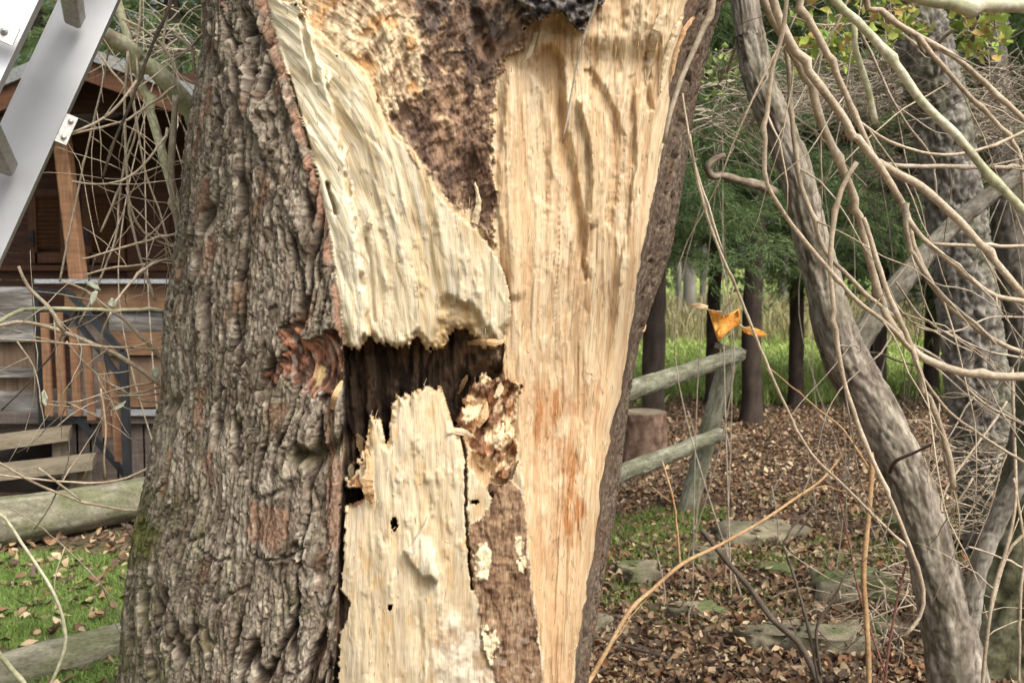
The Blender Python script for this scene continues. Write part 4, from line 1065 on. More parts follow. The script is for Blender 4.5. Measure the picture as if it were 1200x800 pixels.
LB = [
 ([(60, -10), (118, 38), (150, 56), (185, 86), (213, 115), (236, 148), (262, 190)], 2.2, 2.5, 22, 25, M_GREENB),
 ([(128, -30), (143, 20), (160, 80), (176, 130), (196, 200), (210, 250), (224, 305), (240, 350)], 2.3, 2.45, 11, 13, M_PALE),
 ([(206, -20), (196, 15), (180, 50), (165, 88), (150, 130), (134, 165), (120, 210)], 1.9, 2.0, 4.5, 3.5, M_TWIG3),
 ([(206, 112), (203, 160), (201, 205), (206, 250), (213, 292), (222, 340)], 2.2, 2.3, 8, 8, M_TWIG2),
 ([(-10, 383), (18, 366), (38, 362), (90, 362), (130, 363), (165, 363), (200, 364), (260, 366)], 1.9, 2.3, 5.5, 5, M_GREENB),
 ([(-10, 384), (20, 377), (44, 380), (75, 389), (110, 403), (132, 413), (162, 431), (196, 454), (250, 480)], 2.0, 2.3, 4.5, 6.5, M_TWIG),
 ([(-10, 396), (50, 400), (110, 405), (150, 407), (190, 409), (250, 410)], 2.0, 2.3, 2.6, 2.6, M_TWIG),
 ([(22, 312), (34, 338), (56, 358), (68, 378), (75, 389)], 1.95, 2.0, 4, 6, M_TWIG),
 ([(74, 330), (100, 340), (125, 360), (148, 376), (165, 395), (196, 424), (250, 460)], 2.1, 2.3, 3, 6, M_TWIG),
 ([(130, 366), (120, 390), (119, 412), (124, 438), (136, 458), (158, 461), (196, 451), (250, 440)], 2.1, 2.3, 3, 3.5, M_TWIG),
 ([(-10, 536), (30, 560), (60, 574), (100, 588), (158, 598), (240, 600)], 1.9, 2.2, 3.2, 3.6, M_TWIG),
 ([(-10, 555), (60, 563), (120, 565), (150, 559), (172, 550), (240, 530)], 2.0, 2.2, 2.6, 3.2, M_TWIG),
 ([(-20, 590), (5, 606), (25, 636), (55, 680), (73, 722), (76, 758), (60, 800), (40, 850)], 1.5, 1.6, 3.8, 4.6, M_GREENB),
 ([(-20, 748), (-5, 762), (15, 785), (34, 808), (50, 840)], 1.4, 1.5, 7, 8, M_GREENB),
 ([(45, 548), (70, 567), (95, 586)], 2.0, 2.05, 3, 3, M_TWIG2),
 ([(0, 588), (50, 620), (92, 656), (130, 700), (150, 742), (200, 790)], 2.0, 2.2, 1.6, 1.8, M_TWIG2),
 ([(84, 212), (110, 216), (142, 212), (168, 194), (186, 170), (196, 150)], 2.1, 2.2, 2.6, 3.5, M_TWIG),
 ([(83, 156), (110, 145), (130, 132), (148, 112), (160, 95)], 2.0, 2.1, 3, 4, M_TWIG),
 ([(84, 157), (116, 150), (150, 140), (165, 130), (206, 100)], 2.1, 2.2, 3, 3.5, M_TWIG),
 ([(116, 62), (132, 85), (152, 110), (160, 150), (148, 190), (140, 220), (118, 272)], 2.2, 2.25, 3, 3, M_TWIG),
 ([(128, 50), (122, 90), (110, 140), (94, 212), (82, 270), (70, 330)], 2.3, 2.3, 2.5, 3, M_TWIG2),
 ([(150, 60), (146, 120), (148, 190), (154, 260), (170, 320), (182, 352)], 2.2, 2.25, 3.5, 3.5, M_TWIG2),
 ([(148, 220), (160, 262), (180, 280), (206, 290), (240, 300)], 2.15, 2.3, 2.6, 3.5, M_TWIG),
 ([(96, 304), (130, 294), (165, 284), (206, 274), (240, 262)], 2.1, 2.3, 2.6, 3.5, M_TWIG),
 ([(100, 322), (130, 314), (168, 310), (206, 300)], 2.1, 2.3, 2.6, 3.2, M_TWIG),
 ([(132, 358), (150, 335), (170, 315), (190, 305), (214, 308), (240, 320)], 2.1, 2.3, 3, 4, M_TWIG),
 ([(92, 380), (110, 345), (135, 280), (140, 230), (150, 170), (170, 120)], 2.2, 2.3, 3, 2.5, M_TWIG2),
 ([(150, 60), (168, 190), (188, 250), (200, 300), (206, 330), (202, 380)], 2.2, 2.3, 2.5, 2.5, M_TWIG),
 ([(2, 480), (30, 452), (62, 412), (80, 378), (100, 340), (112, 300)], 2.2, 2.2, 2.6, 2, M_TWIG3),
 ([(20, 400), (40, 430), (48, 470), (52, 500)], 2.1, 2.1, 2, 1.6, M_TWIG),
 ([(78, 400), (100, 426), (130, 450), (172, 470), (220, 470)], 2.1, 2.3, 2.5, 3, M_TWIG),
 ([(60, 470), (92, 470), (140, 455), (180, 448), (220, 440)], 2.1, 2.3, 1.8, 2.2, M_TWIG2),
 ([(66, 500), (92, 480), (130, 465), (175, 462), (220, 455)], 2.1, 2.3, 1.6, 2, M_TWIG2),
 ([(40, 620), (60, 590), (80, 540), (80, 510)], 2.0, 2.1, 2, 1.6, M_TWIG3),
 ([(118, 455), (124, 500), (122, 540), (124, 560)], 2.1, 2.1, 2.2, 3, M_TWIG),
 ([(165, -10), (164, 20), (160, 60), (162, 90)], 2.3, 2.3, 3, 3.5, M_TWIG),
 ([(143, 22), (160, 30), (178, 42), (196, 60), (210, 88), (236, 100)], 2.3, 2.35, 4, 3, M_TWIG),
 ([(200, -5), (192, 60), (216, 62), (232, 45), (250, 30)], 2.4, 2.4, 3, 4, M_TWIG2),
 ([(204, 40), (226, 60), (228, 84), (250, 96)], 2.35, 2.4, 5, 4, M_TWIG2),
]
for i, (pts, d0, d1, w0, w1, m) in enumerate(LB):
    o, pp = branch(pts, d0, d1, w0, w1, m, seed=100 + i)
    if i == 1: o['label'] = 'pale branch stripped of its bark'
    if i not in (2, 12, 13, 14, 33, 34): sidetwigs(o, pp, 3, .08, .34, .0016, [M_TWIG, M_TWIG2, M_TWIG][i % 3], 500 + i * 13)

# ------------------------------------------------------------------ aluminium ladder leaning at the upper left
M_ALU = surf('aluminium', [(.3, (.36, .365, .37)), (.7, (.43, .435, .44))], 3, rough=.42, bstr=.02, bdist=.0005, fine=4, spec=.5, metallic=.45)
M_ALU2 = surf('dull_aluminium', [(.3, (.42, .41, .38)), (.7, (.55, .54, .50))], 9, rough=.5, bstr=.15, bdist=.001, fine=120, metallic=.6)
M_GREENP = surf('green_plastic', [(.3, (.10, .16, .09)), (.7, (.15, .22, .12))], 9, rough=.5, fine=90)
rt = (P(97, 36, 1.74) - P(18, 208, 1.66)).normalized()          # along the rails, upwards
rung = (P(97, 36, 1.74) - P(51, 6, 1.42)); rung_l = rung.length; rn = (rung - rt * rung.dot(rt)).normalized()
rw = rt.cross(rn).normalized()                                     # across a rail's web
if rw.x < 0: rw = -rw
ladder = empty('ladder', P(-60, 900, 1.6)); ladder.location.z = 0
tag(ladder, 'aluminium ladder leaning towards the willow at the upper left', 'ladder')
def frame3(z, x):                                                # rotation whose columns are x, y, z
    z = z.normalized(); x = (x - z * x.dot(z)).normalized(); y = z.cross(x); return Matrix((x, y, z)).transposed()
RR = frame3(rt, rw)
def rail(c, wpx, d):
    w = wpx * d / F; mb = MB()
    mb.box(c, (w, .003, 4.2), RR, 0)
    sgn = 1 if (RR @ Vector((0, 1, 0))).dot(rn) > 0 else -1
    for s in (-1, 1):
        mb.box(c + rw * s * (w / 2 + .0016) + rn * .013, (.003, .030, 4.2), RR, 0)
        mb.box(c + rw * s * (w / 2 - .006) + rn * .026, (.010, .0024, 4.19), RR, 0)
    o = mb.build('rail', M_ALU, ladder); return o, w
cB = P(54, 108, 1.72) 
oB, wB = rail(cB, 53, 1.72)
cA = P(-28, 60, 1.44) 
oA, wA = rail(cA, 66, 1.44)
# rungs between the rails
sp_r = (P(97, 36, 1.74) - P(18, 208, 1.66)).length
Arel = (cA - cB); offA = Arel.dot(rn)
bv_ = MB(); 
for k in range(-5, 6):
    e = P(88, 24, 1.735) - rt * k * sp_r
    mb = MB(); mb.box(e + rn * (offA / 2 + .0), (.030, .030, abs(offA) - .006), frame3(rn, rt), .004)
    mb.build('rung', M_ALU2, ladder)
mb = MB(); c_ = cA + (P(6, 38, 1.43) - cA); 
mb.box(P(5, 38, 1.43), (.034, .004, .030), RR, 0); o = mb.build('rivet_plate', M_ALU2, ladder)
mb = MB(); mb.tube([P(5, 38, 1.43) - rn * .001, P(5, 38, 1.43) - rn * .007], [.006, .0045], 12); mb.tube([P(5, 38, 1.43) - rn * .006, P(5, 38, 1.43) - rn * .0095], [.003, .002], 10); mb.build('rivet', M_ALU, o, True)
mb = MB(); mb.box(P(78, 152, 1.71), (.020, .004, .055), RR, 0); mb.box(P(78, 152, 1.71) + rn * .012, (.004, .022, .055), RR, 0)
o = mb.build('bracket', M_ALU2, ladder)
mb = MB()
for q_ in (-.016, .016): mb.tube([P(79, 152, 1.71) + rt * q_ - rn * .001, P(79, 152, 1.71) + rt * q_ - rn * .006], [.005, .004], 10)
mb.build('rivet', M_ALU2, o, True)

# ------------------------------------------------------------------ the wooden cabin
def wood(name, a, b, rough=.75, sc=5, st=(1, 1, 8), fst=(1, 1, .08)):
    return surf(name, [(.3, a), (.7, b)], sc, st, rough, .4, .003, 60, fst)
M_ORW = wood('orange_stained_wood', (.12, .064, .034), (.20, .115, .063), st=(1, 1, 1), fst=(.1, 1, 1))
M_ORV = wood('orange_post_wood', (.16, .080, .040), (.25, .135, .072), fst=(1, 1, .1))
M_DBW = wood('dark_brown_wood', (.035, .014, .008), (.075, .030, .016), fst=(.1, 1, 1))
M_MBW = wood('brown_shutter_wood', (.062, .026, .012), (.105, .046, .020))
M_GRW = wood('weathered_wood', (.13, .105, .07), (.23, .195, .135), st=(1, 1, 1), fst=(.12, 1, 1))
M_SKT = wood('grey_brown_boards', (.075, .058, .048), (.13, .105, .088), fst=(1, 1, .1))
M_BLK = surf('black_metal', [(.3, (.012, .013, .014)), (.7, (.025, .027, .03))], 8, rough=.45, fine=80)
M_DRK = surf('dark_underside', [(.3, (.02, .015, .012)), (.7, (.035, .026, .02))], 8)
M_ROOF = surf('grey_roofing', [(.3, (.16, .165, .165)), (.7, (.27, .275, .27))], 4, rough=.8, fine=50)
M_MET = surf('zinc_ledge', [(.3, (.33, .34, .35)), (.7, (.47, .48, .50))], 4, rough=.4, fine=50, metallic=.4)
M_SHEET = surf('cloudy_plastic_sheet', [(.3, (.07, .062, .052)), (.5, (.14, .13, .115)), (.7, (.33, .325, .32))], 2.0, (1, 1, 5), .3, .6, .02, 7, (1, 1, 6))
M_REED = surf('brown_reed', [(.3, (.10, .065, .04)), (.7, (.21, .145, .095))], 4, (6, 1, .4), .9, .8, .01, 60, (3, 1, .1))
DW = 9.0
cabin = empty('cabin', (P(80, 400, DW).x, DW, 0.0)); tag(cabin, 'brown wooden cabin with louvred shutters and an open porch behind the ladder', 'cabin')
def quad_box(mb, x0, y0, x1, y1, d, th):
    """a board that fills the picture rectangle at distance d"""
    a = P(x0, y1, d); b = P(x1, y0, d)
    mb.box(((a.x + b.x) / 2, d + th / 2, (a.z + b.z) / 2), (abs(b.x - a.x), th, abs(b.z - a.z)))
def bbox_(nm, x0, y0, x1, y1, d, th, m, parent=None):
    mb = MB(); quad_box(mb, x0, y0, x1, y1, d, th); return mb.build(nm, m, parent or cabin)
# rear wall of the porch, of horizontal planks
mb = MB()
zw = P(0, 345, DW).z
zt = P(0, 40, DW).z
k = 0; z = zw - .9
while z < P(0, 92, DW).z:
    xl_ = P(-260, 0, DW).x; xr_ = P(330, 0, DW).x
    mb.box(((xl_ + xr_) / 2, DW + .05, z + .065), (xr_ - xl_, .06, .126), None, 0.0); z += .13
mb.build('wall', M_DBW, cabin)
bbox_('side_wall', 325, 30, 331, 480, DW + .15, 3.5, M_DBW)
def shutter(x0, y0, x1, y1):
    mb = MB(); d = DW - .06; w = (x1 - x0)
    for (a, b, c, e) in ((x0, y0, x0 + 7, y1), (x1 - 7, y0, x1, y1), (x0 + 7, y0, x1 - 7, y0 + 8), (x0 + 7, y1 - 12, x1 - 7, y1)): quad_box(mb, a, b, c, e, d, .05)
    o = mb.build('shutter', M_MBW, cabin)
    mb = MB(); y = y0 + 10
    while y < y1 - 14:
        a = P(x0 + 7, y, d); b = P(x1 - 7, y, d)
        mb.box(((a.x + b.x) / 2, d + .03, a.z), (b.x - a.x, .012, .05), Matrix.Rotation(.7, 3, 'X')); y += 5.2
    mb.build('louvre', M_MBW, o)
    mb = MB(); q_ = P(x0 + 4, (y0 + y1) / 2 + 14, d - .02)
    mb.box(q_, (.025, .02, .16), None, .004); mb.box(q_ + Vector((-.02, -.01, .0)), (.07, .02, .03), None, .004); mb.build('catch', M_BLK, o)
shutter(34, 222, 78, 308); shutter(98, 218, 143, 308)
bbox_('door_panel', 150, 195, 196, 340, DW - .03, .04, M_DBW)
bbox_('trim', -10, 311, 200, 317, DW - .05, .04, M_MBW)
# post and porch parapet
mb = MB(); mb.beam(P(93, 336, 7.75), P(73, 165, 7.75), .115, .115, (0, 1, 0), .008); mb.beam(P(73, 165, 7.75), P(66, 95, 7.75), .115, .115, (0, 1, 0), .008)
mb.build('porch_post', M_ORV, cabin)
bbox_('ledge', 40, 327, 232, 332, 7.6, .22, M_MET)
for (y0, y1) in ((333, 364), (389, 416), (449, 477)):
    bbox_('parapet_plank', 76 if y0 < 340 else 128, y0, 232, y1, 7.66, .04, M_ORW)
bbox_('parapet_backing', 84, 350, 232, 478, 7.74, .03, M_SKT)
bbox_('parapet_sheet', 128, 366, 190, 388, 7.70, .02, M_SHEET)
bbox_('parapet_sheet', 128, 418, 190, 448, 7.70, .02, M_REED)
for xx in (190, 226): bbox_('parapet_stud', xx, 334, xx + 8, 480, 7.705, .03, M_BLK)
bbox_('porch_floor', -260, 484, 232, 496, 7.45, 1.6, M_SKT)
bbox_('floor_edge', 76, 480, 232, 487, 7.42, .03, M_MET)
mb = MB(); x = 76
while x < 232:
    quad_box(mb, x, 487, x + 15, 592, 7.5, .03); x += 15.6
mb.build('skirting_boards', M_SKT, cabin)
# clouded sheet with reed mat at the left of the stair rail
bbox_('reed_mat', -60, 366, 40, 480, 7.62, .03, M_REED)
bbox_('clouded_sheet', -60, 336, 41, 400, 7.56, .02, M_SHEET)
bbox_('clouded_sheet', -60, 430, 42, 442, 7.56, .02, M_SHEET)
bbox_('clouded_sheet', -60, 458, 44, 486, 7.50, .02, M_SHEET)
# roof: gable slopes with barge boards
def roof_slope(x0, y0, x1, y1, nm):
    a = P(x0, y0, 7.3); b = P(x1, y1, 7.3); back = Vector((0, 4.2, 0))
    dirv = (b - a).normalized(); up = Vector((-dirv.z, 0, dirv.x)); up = up if up.z > 0 else -up
    v = [a, b, b + back, a + back]; v += [q - up * .09 for q in v]
    mb = MB(); mb.add(v, [(0, 1, 2, 3), (7, 6, 5, 4), (0, 4, 5, 1), (1, 5, 6, 2), (2, 6, 7, 3), (3, 7, 4, 0)]); r_ = mb.build(nm, M_ROOF, cabin)
    off = -up * .17 + Vector((0, .06, 0))
    mb = MB(); mb.beam(a + off, b + off, .05, .15, up); mb.build('barge_board', M_MBW, cabin)
roof_slope(88, 50, 262, 112, 'roof'); roof_slope(88, 50, -110, 132, 'roof')
# gable infill, dark, above the porch
a = P(88, 62, 7.6); mb = MB()
g1, g2, g3 = P(88, 68, 7.75), P(256, 126, 7.75), P(-100, 140, 7.75)
v = [g1, g2, g3]; v += [q + Vector((0, .05, 0)) for q in v]; mb.add(v, [(0, 1, 2), (5, 4, 3), (0, 3, 4, 1), (1, 4, 5, 2), (2, 5, 3, 0)]); mb.build('gable', M_DBW, cabin)

# stair: weathered treads climbing to the porch
stair = empty('stair', (P(60, 590, 6.6).x, 6.6, 0)); tag(stair, 'weathered wooden steps climbing to the cabin porch', 'steps')
def tread(x0, yf0, x1, yf1, zf, deep, th=.05):
    pass
def slab_from(front_l, front_r, deep, th, nm, m, parent):
    d_ = (front_r - front_l).normalized(); bk = Vector((-d_.y, d_.x, 0)); bk.normalize(); bk *= deep
    v = [front_l, front_r, front_r + bk, front_l + bk]; v += [q - Vector((0, 0, th)) for q in v]
    mb = MB(); mb.add(v, [(0, 1, 2, 3), (7, 6, 5, 4), (0, 4, 5, 1), (1, 5, 6, 2), (2, 6, 7, 3), (3, 7, 4, 0)]); return mb.build(nm, m, parent)
slab_from(P(-120, 532, 6.5), P(81, 505, 6.9), .36, .07, 'tread', M_GRW, stair)
slab_from(P(-120, 566, 6.2), P(108, 540, 6.6), .36, .065, 'tread', M_GRW, stair)
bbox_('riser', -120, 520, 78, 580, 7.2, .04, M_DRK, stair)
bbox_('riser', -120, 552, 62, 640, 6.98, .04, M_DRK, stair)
for (x, y0, y1, d) in ((70, 512, 560, 6.95), (99, 548, 590, 6.72)):
    bbox_('stringer', x - 8, y0, x, y1, d, .12, M_GRW, stair)
# stair rail
rail_ = empty('stair_railing', (P(148, 566, 6.6).x, 6.6, 0)); tag(rail_, 'black metal stair railing with orange wooden pickets beside the steps', 'railing')
def bar(pts, w, nm='rail_bar', m=M_BLK, up=(0, 1, 0)):
    mb = MB()
    for a, b in zip(pts[:-1], pts[1:]): mb.beam(P(*a), P(*b), w, w, up)
    return mb.build(nm, m, rail_)
bar([(42, 336, 7.3), (51, 506, 7.3)], .045, 'post'); bar([(145, 412, 6.8), (150, 566, 6.75)], .05, 'post')
bar([(42, 342, 7.28), (80, 342, 7.25), (143, 412, 6.8)], .040, 'handrail'); bar([(46, 362, 7.3), (82, 366, 7.25), (144, 446, 6.8)], .034, 'mid_bar')
bar([(50, 496, 7.3), (92, 491, 7.2), (150, 560, 6.77)], .036, 'lower_bar')
for x, y0, y1, d in ((52, 366, 487, 7.22), (68, 366, 487, 7.18), (86, 384, 487, 7.13), (102, 404, 492, 7.05), (120, 424, 512, 6.95), (134, 440, 540, 6.85)):
    mb = MB(); mb.beam(P(x, y0, d), P(x + 6, y1, d), .062, .022, (0, 1, 0)); mb.build('picket', M_ORV, rail_)

# ------------------------------------------------------------------ barrier logs at the left
def logobj(label, a, b, ra, rb, seed):
    a = Vector(a); b = Vector(b)
    root = tag(link('log', bark_tree_mesh([a, a.lerp(b, .33) + Vector((0, 0, .01)), a.lerp(b, .66), b], [ra, ra, rb, rb], 44, .02, .006, (.03, .4), seed, (.12, .11, .075), (.30, .28, .20), .45), M_TBARK), label, 'log', 'barrier logs on the lawn')
    return root
La = P(-190, 650, 4.9); Lb = P(172, 584, 6.35); Lc = P(260, 566, 6.75)
logobj('thick greenish log lying behind the lawn in front of the steps', (La.x, La.y, .15), (Lc.x, Lc.y, .13), .155, .135, 3)
Ld = P(-60, 840, 3.45); Le = P(145, 768, 4.05); Lf = P(260, 740, 4.3)
logobj('thin greenish log crossing the bottom left corner of the lawn', (Ld.x, Ld.y, .05), (Lf.x, Lf.y, .05), .085, .08, 4)

# ------------------------------------------------------------------ rail fence, stump, stones at the right
fence = empty('rail_fence', (P(808, 604, 6.3).x, 6.3, 0)); tag(fence, 'weathered round rail fence ending in a leaning post right of the willow', 'fence')
FC = ((.13, .125, .085), (.33, .32, .235))
link('fence_post', bark_tree_mesh([P(802, 622, 6.32), P(804, 604, 6.32), P(832, 500, 6.3), P(856, 412, 6.28)], [.066, .066, .063, .060], 30, .015, .006, (.02, .3), 6, *FC, .3), M_TBARK, fence)
mb = MB(); mb.beam(P(842, 405, 6.28), P(870, 412, 6.30), .15, .035, (0, 0, 1)); mb.build('post_cap', M_GRW, fence)
link('fence_rail', bark_tree_mesh([P(866, 415, 6.15), P(800, 437, 5.6), P(735, 459, 4.9), P(640, 495, 4.2)], [.048, .05, .052, .052], 30, .015, .006, (.02, .3), 7, *FC, .2), M_TBARK, fence)
link('fence_rail', bark_tree_mesh([P(843, 509, 6.18), P(785, 532, 5.6), P(720, 558, 5.0), P(640, 600, 4.3)], [.045, .047, .048, .048], 30, .015, .006, (.02, .3), 8, *FC, .2), M_TBARK, fence)
qs = P(754, 540, 8.1)
stump = empty('tree_stump', (qs.x, 8.1, Hs(qs.x, 8.1))); tag(stump, 'sawn tree stump standing behind the lower fence rail', 'stump')
zz = P(754, 482, 8.1).z
link('wood_body', bark_tree_mesh([(qs.x, 8.1, -.1), (qs.x, 8.1, .1), (qs.x, 8.1, zz)], [.235, .205, .19], 60, .015, .014, (.04, .2), 9, (.10, .06, .04), (.24, .16, .115)), M_TBARK, stump)
mb = MB(); mb.tube([(qs.x, 8.1, zz - .01), (qs.x, 8.1, zz + .006)], [.175, .17], 32); mb.build('cut_face', M_GRW, stump)

def rock(label, x, y, sx, sy, sz, seed):
    u = np.linspace(0, 2 * pi, 40, endpoint=False); w = np.linspace(0.02, pi / 2 + .35, 18)
    U, W = np.meshgrid(u, w)
    X_ = np.sin(W) * np.cos(U); Y_ = np.sin(W) * np.sin(U); Z_ = np.cos(W)
    pw = lambda a_: np.sign(a_) * np.abs(a_) ** .75
    k_ = 1 + .9 * (fbm(X_.ravel() * 1.9 + 5, Y_.ravel() * 1.6 + Z_.ravel(), seed, 3) - .5).reshape(X_.shape) + .10 * (fbm(X_.ravel() * 6 + 5, Y_.ravel() * 6 + Z_.ravel() * 4, seed + 3, 3) - .5).reshape(X_.shape)
    v = np.stack([pw(X_) * sx * k_ * .85, pw(Y_) * sy * k_ * .85, np.minimum(pw(Z_) * k_, .8) * sz * 1.35 + .35 * sz * X_ * .3], -1).reshape(-1, 3)
    v[:, 0] += x; v[:, 1] += y; v[:, 2] += Hs(x, y) - .01
    ku, kw = len(u), len(w); f_ = [(i * ku + j, (i + 1) * ku + j, (i + 1) * ku + (j + 1) % ku, i * ku + (j + 1) % ku) for i in range(kw - 1) for j in range(ku)]
    top_ = [tuple(range(ku - 1, -1, -1))]
    cn = fbm(v[:, 0] * 9, v[:, 1] * 9 + v[:, 2] * 9, seed + 7, 4)
    c = lerp3((.12, .105, .070), (.25, .22, .145), sst(.3, .7, cn)); c = lerp3(c, (.085, .115, .035), sst(.48, .62, fbm(v[:, 0] * 5, v[:, 1] * 5, seed + 9, 3)) * .8)
    return tag(link('stone', np_mesh('stone', v, [np.array(f_)], c, v * 300), M_TBARK), label, 'stone', 'mossy flat stones among the leaves')
ST = [(746, 690, .14, .13, .075, 'rounded pale green stone left of the sloping dark stick'), (885, 648, .32, .20, .10, 'long flat mossy slab right of the fence post foot'),
      (1000, 718, .26, .20, .10, 'broad flat stone behind the yellow barked stem'), (915, 775, .20, .14, .07, 'low mossy stone at the bottom left of the dark sapling'),
      (980, 785, .22, .14, .08, 'pale stone at the bottom behind the dark sapling fork'), (835, 672, .13, .11, .055, 'small mossy stone under the orange stem'),
      (820, 735, .15, .10, .05, 'low stone half buried below the orange stem'), (1045, 770, .13, .11, .07, 'grey stone left of the leaning tree foot'), (1070, 640, .16, .14, .08, 'mossy stone just left of the leaning tree'),
      (905, 690, .12, .10, .05, 'small stone between the two flat slabs'), (700, 745, .10, .10, .05, 'little stone beside the willow at the bottom')]
for i, (sx, sy_, a, b, c__, lb) in enumerate(ST):
    dd_ = 1.6 * 1.0 / ((sy_ - 330) / F) ; q_ = P(sx, sy_, dd_)
    rock(lb, q_.x, dd_ + b * .3, a, b, c__, 700 + i * 11)

# ------------------------------------------------------------------ saplings and stems in front of the leaf litter
def stem(name, label, cat, pts, d0, d1, w0, w1, m, kids=(), twn=0, seed=0, group=None, n=7):
    base = P(pts[0][0], pts[0][1], d0)
    root = empty(name, (base.x, base.y, max(0.0, min(base.z, Hs(base.x, base.y))))); tag(root, label, cat, group)
    if base.z > .03 and pts[0][1] > 790:
        e = Vector((base.x, base.y, Hs(base.x, base.y) - .02)); 
    else: e = None
    pl = [P(*q) for q in cdepth(pts, d0, d1)]; rl = [(w0 + (w1 - w0) * i / (len(pl) - 1)) * (d0 + (d1 - d0) * i / (len(pl) - 1)) / F / 2 for i in range(len(pl))]
    if e is not None: pl = [e] + pl; rl = [rl[0]] + rl
    pp, rr = spline(pl, rl, .03)
    mb = MB(); mb.tube(pp, rr, n, .07, seed); o = mb.build('stem', m, root, True)
    for kp, ka, kb, kw0, kw1 in kids:
        branch(kp, ka, kb, kw0, kw1, m, root, 'side_stem', None, seed + 5, n=6)
    if twn: sidetwigs(o, pp, twn, .1, .3, .0022, m, seed + 9, up=.4)
    return root
stem('orange_sapling', 'long bare orange stem slanting up from the bottom beside the willow', 'sapling', [(670, 830), (690, 798), (712, 760), (738, 715), (765, 690), (800, 660), (840, 640), (890, 612), (930, 585), (965, 560), (990, 528)], 2.6, 3.3, 7, 2.4, M_ORANGE,
     [([(797, 664), (794, 625), (789, 585), (782, 560), (776, 540)], 3.0, 3.1, 4, 2.5), ([(790, 590), (775, 580), (764, 570)], 3.05, 3.1, 2.5, 1.5), ([(905, 602), (960, 570), (990, 575), (1020, 560)], 3.2, 3.3, 2.5, 1.5)], 3, 5)
stem('dark_sapling', 'dark forked sapling with a cut slanting stem at the bottom', 'sapling', [(966, 830), (955, 790), (935, 752), (905, 725), (880, 690), (850, 655), (822, 620)], 3.0, 3.25, 9, 6, M_TWIG3,
     [([(960, 800), (948, 740), (935, 690), (922, 650), (918, 635), (935, 610), (960, 590)], 3.0, 3.1, 5, 2), ([(962, 790), (957, 735), (975, 705), (990, 675), (1000, 662)], 3.0, 3.0, 4.5, 3), ([(922, 640), (938, 620), (962, 586)], 3.1, 3.1, 3, 1.5), ([(958, 738), (985, 760), (1010, 745)], 3.0, 3.0, 2, 1.5)], 6, 7)
stem('yellow_sapling', 'upright yellow barked stem left of the leaning tree', 'sapling', [(1018, 830), (1018, 780), (1015, 720), (1012, 670), (1018, 600), (1022, 545), (1020, 530)], 3.1, 3.15, 6.5, 6.5, M_ORANGE,
     [([(1018, 548), (1000, 520), (985, 500), (960, 480), (930, 455), (900, 430)], 3.14, 3.3, 3, 2)], 0, 9)
stem('red_sapling', 'thin reddish stem rising past the pale stone', 'sapling', [(1036, 820), (1040, 770), (1052, 700), (1062, 660)], 3.2, 3.2, 4, 2.5, surf('red_stem', [(.3, (.14, .06, .04)), (.7, (.24, .11, .08))], 12), [([(1038, 790), (1008, 700), (996, 640), (985, 590), (975, 540)], 3.2, 3.3, 3, 1.8)], 5, 11)
stem('brown_sapling', 'brown crooked stems in the bottom right corner', 'sapling', [(1150, 830), (1155, 760), (1165, 690), (1180, 640), (1190, 585), (1188, 500), (1186, 430)], 2.6, 2.6, 5, 3.5, M_TWIG,
     [([(1160, 720), (1180, 650), (1205, 620)], 2.6, 2.6, 4, 4), ([(1188, 560), (1200, 640), (1196, 700), (1194, 800)], 2.6, 2.6, 4, 4), ([(1135, 640), (1165, 650), (1206, 668)], 2.6, 2.6, 3, 3)], 9, 13)
stem('fallen_stick', 'dark stick lying on the leaves at the bottom beside the willow', 'stick', [(688, 744), (730, 756), (780, 770), (850, 800)], 4.1, 3.7, 5, 4, M_TWIG3)
# tiny upright dry stalks
for i in range(12):
    r = random.Random(i); x = r.uniform(720, 1130); y = r.uniform(520, 760); d = 1.6 * F / (y - 330)
    o = stem('dry_stalk', ['thin dry stalk standing in the leaf litter'][0], 'stalk', [(x, y), (x + r.uniform(-8, 8), y - 30), (x + r.uniform(-15, 15), y - r.uniform(60, 110))], d, d, 2.6, 1.4, [M_TWIG, M_TWIG2][i % 2], group='thin dry stalks in the leaf litter', seed=i)

# ------------------------------------------------------------------ leaves hanging on twigs
def flat_leaf(name, outline, d, m, parent, seed=0, curl=.012):
    """a thin curled leaf with an outline seen at pixels"""
    r = random.Random(seed); n = 12; o_ = np.array(outline, float); c = o_.mean(0); v = []
    rings = [0, .5, 1.0]
    pts = []
    for k in rings[1:]:
        for (x, y) in o_:
            x2, y2 = c + (np.array([x, y]) - c) * k
            pts.append(P(x2, y2, d + curl * (((x2 - c[0]) / 14) ** 2 - .6 * ((y2 - c[1]) / 14) ** 2) + r.uniform(-1, 1) * .003))
    v = [P(c[0], c[1], d)] + pts; N_ = len(o_); f_ = []
    for i in range(N_):
        j = (i + 1) % N_; f_.append((0, 1 + i, 1 + j)); f_.append((1 + i, 1 + N_ + i, 1 + N_ + j, 1 + j))
    b = len(v); v2 = [q + Vector((0, .0007, 0)) for q in v]
    f2 = [tuple(b + i for i in reversed(q)) for q in f_]; f3 = [(1 + N_ + i, b + 1 + N_ + i, b + 1 + N_ + (i + 1) % N_, 1 + N_ + (i + 1) % N_) for i in range(N_)]
    mb = MB(); mb.add(v + v2, f_ + f2 + f3); return mb.build(name, m, parent, smooth=True)
M_ORL = surf('orange_leaf', [(.3, (.42, .13, .02)), (.5, (.58, .25, .04)), (.7, (.66, .38, .07))], 22, rough=.6, fine=150, bstr=.4)
M_TANL = surf('tan_leaf', [(.3, (.40, .24, .11)), (.7, (.58, .42, .24))], 18, rough=.7, fine=120)
M_GREYL = surf('grey_leaf', [(.3, (.36, .38, .27)), (.7, (.52, .53, .40))], 16, rough=.7, fine=120)
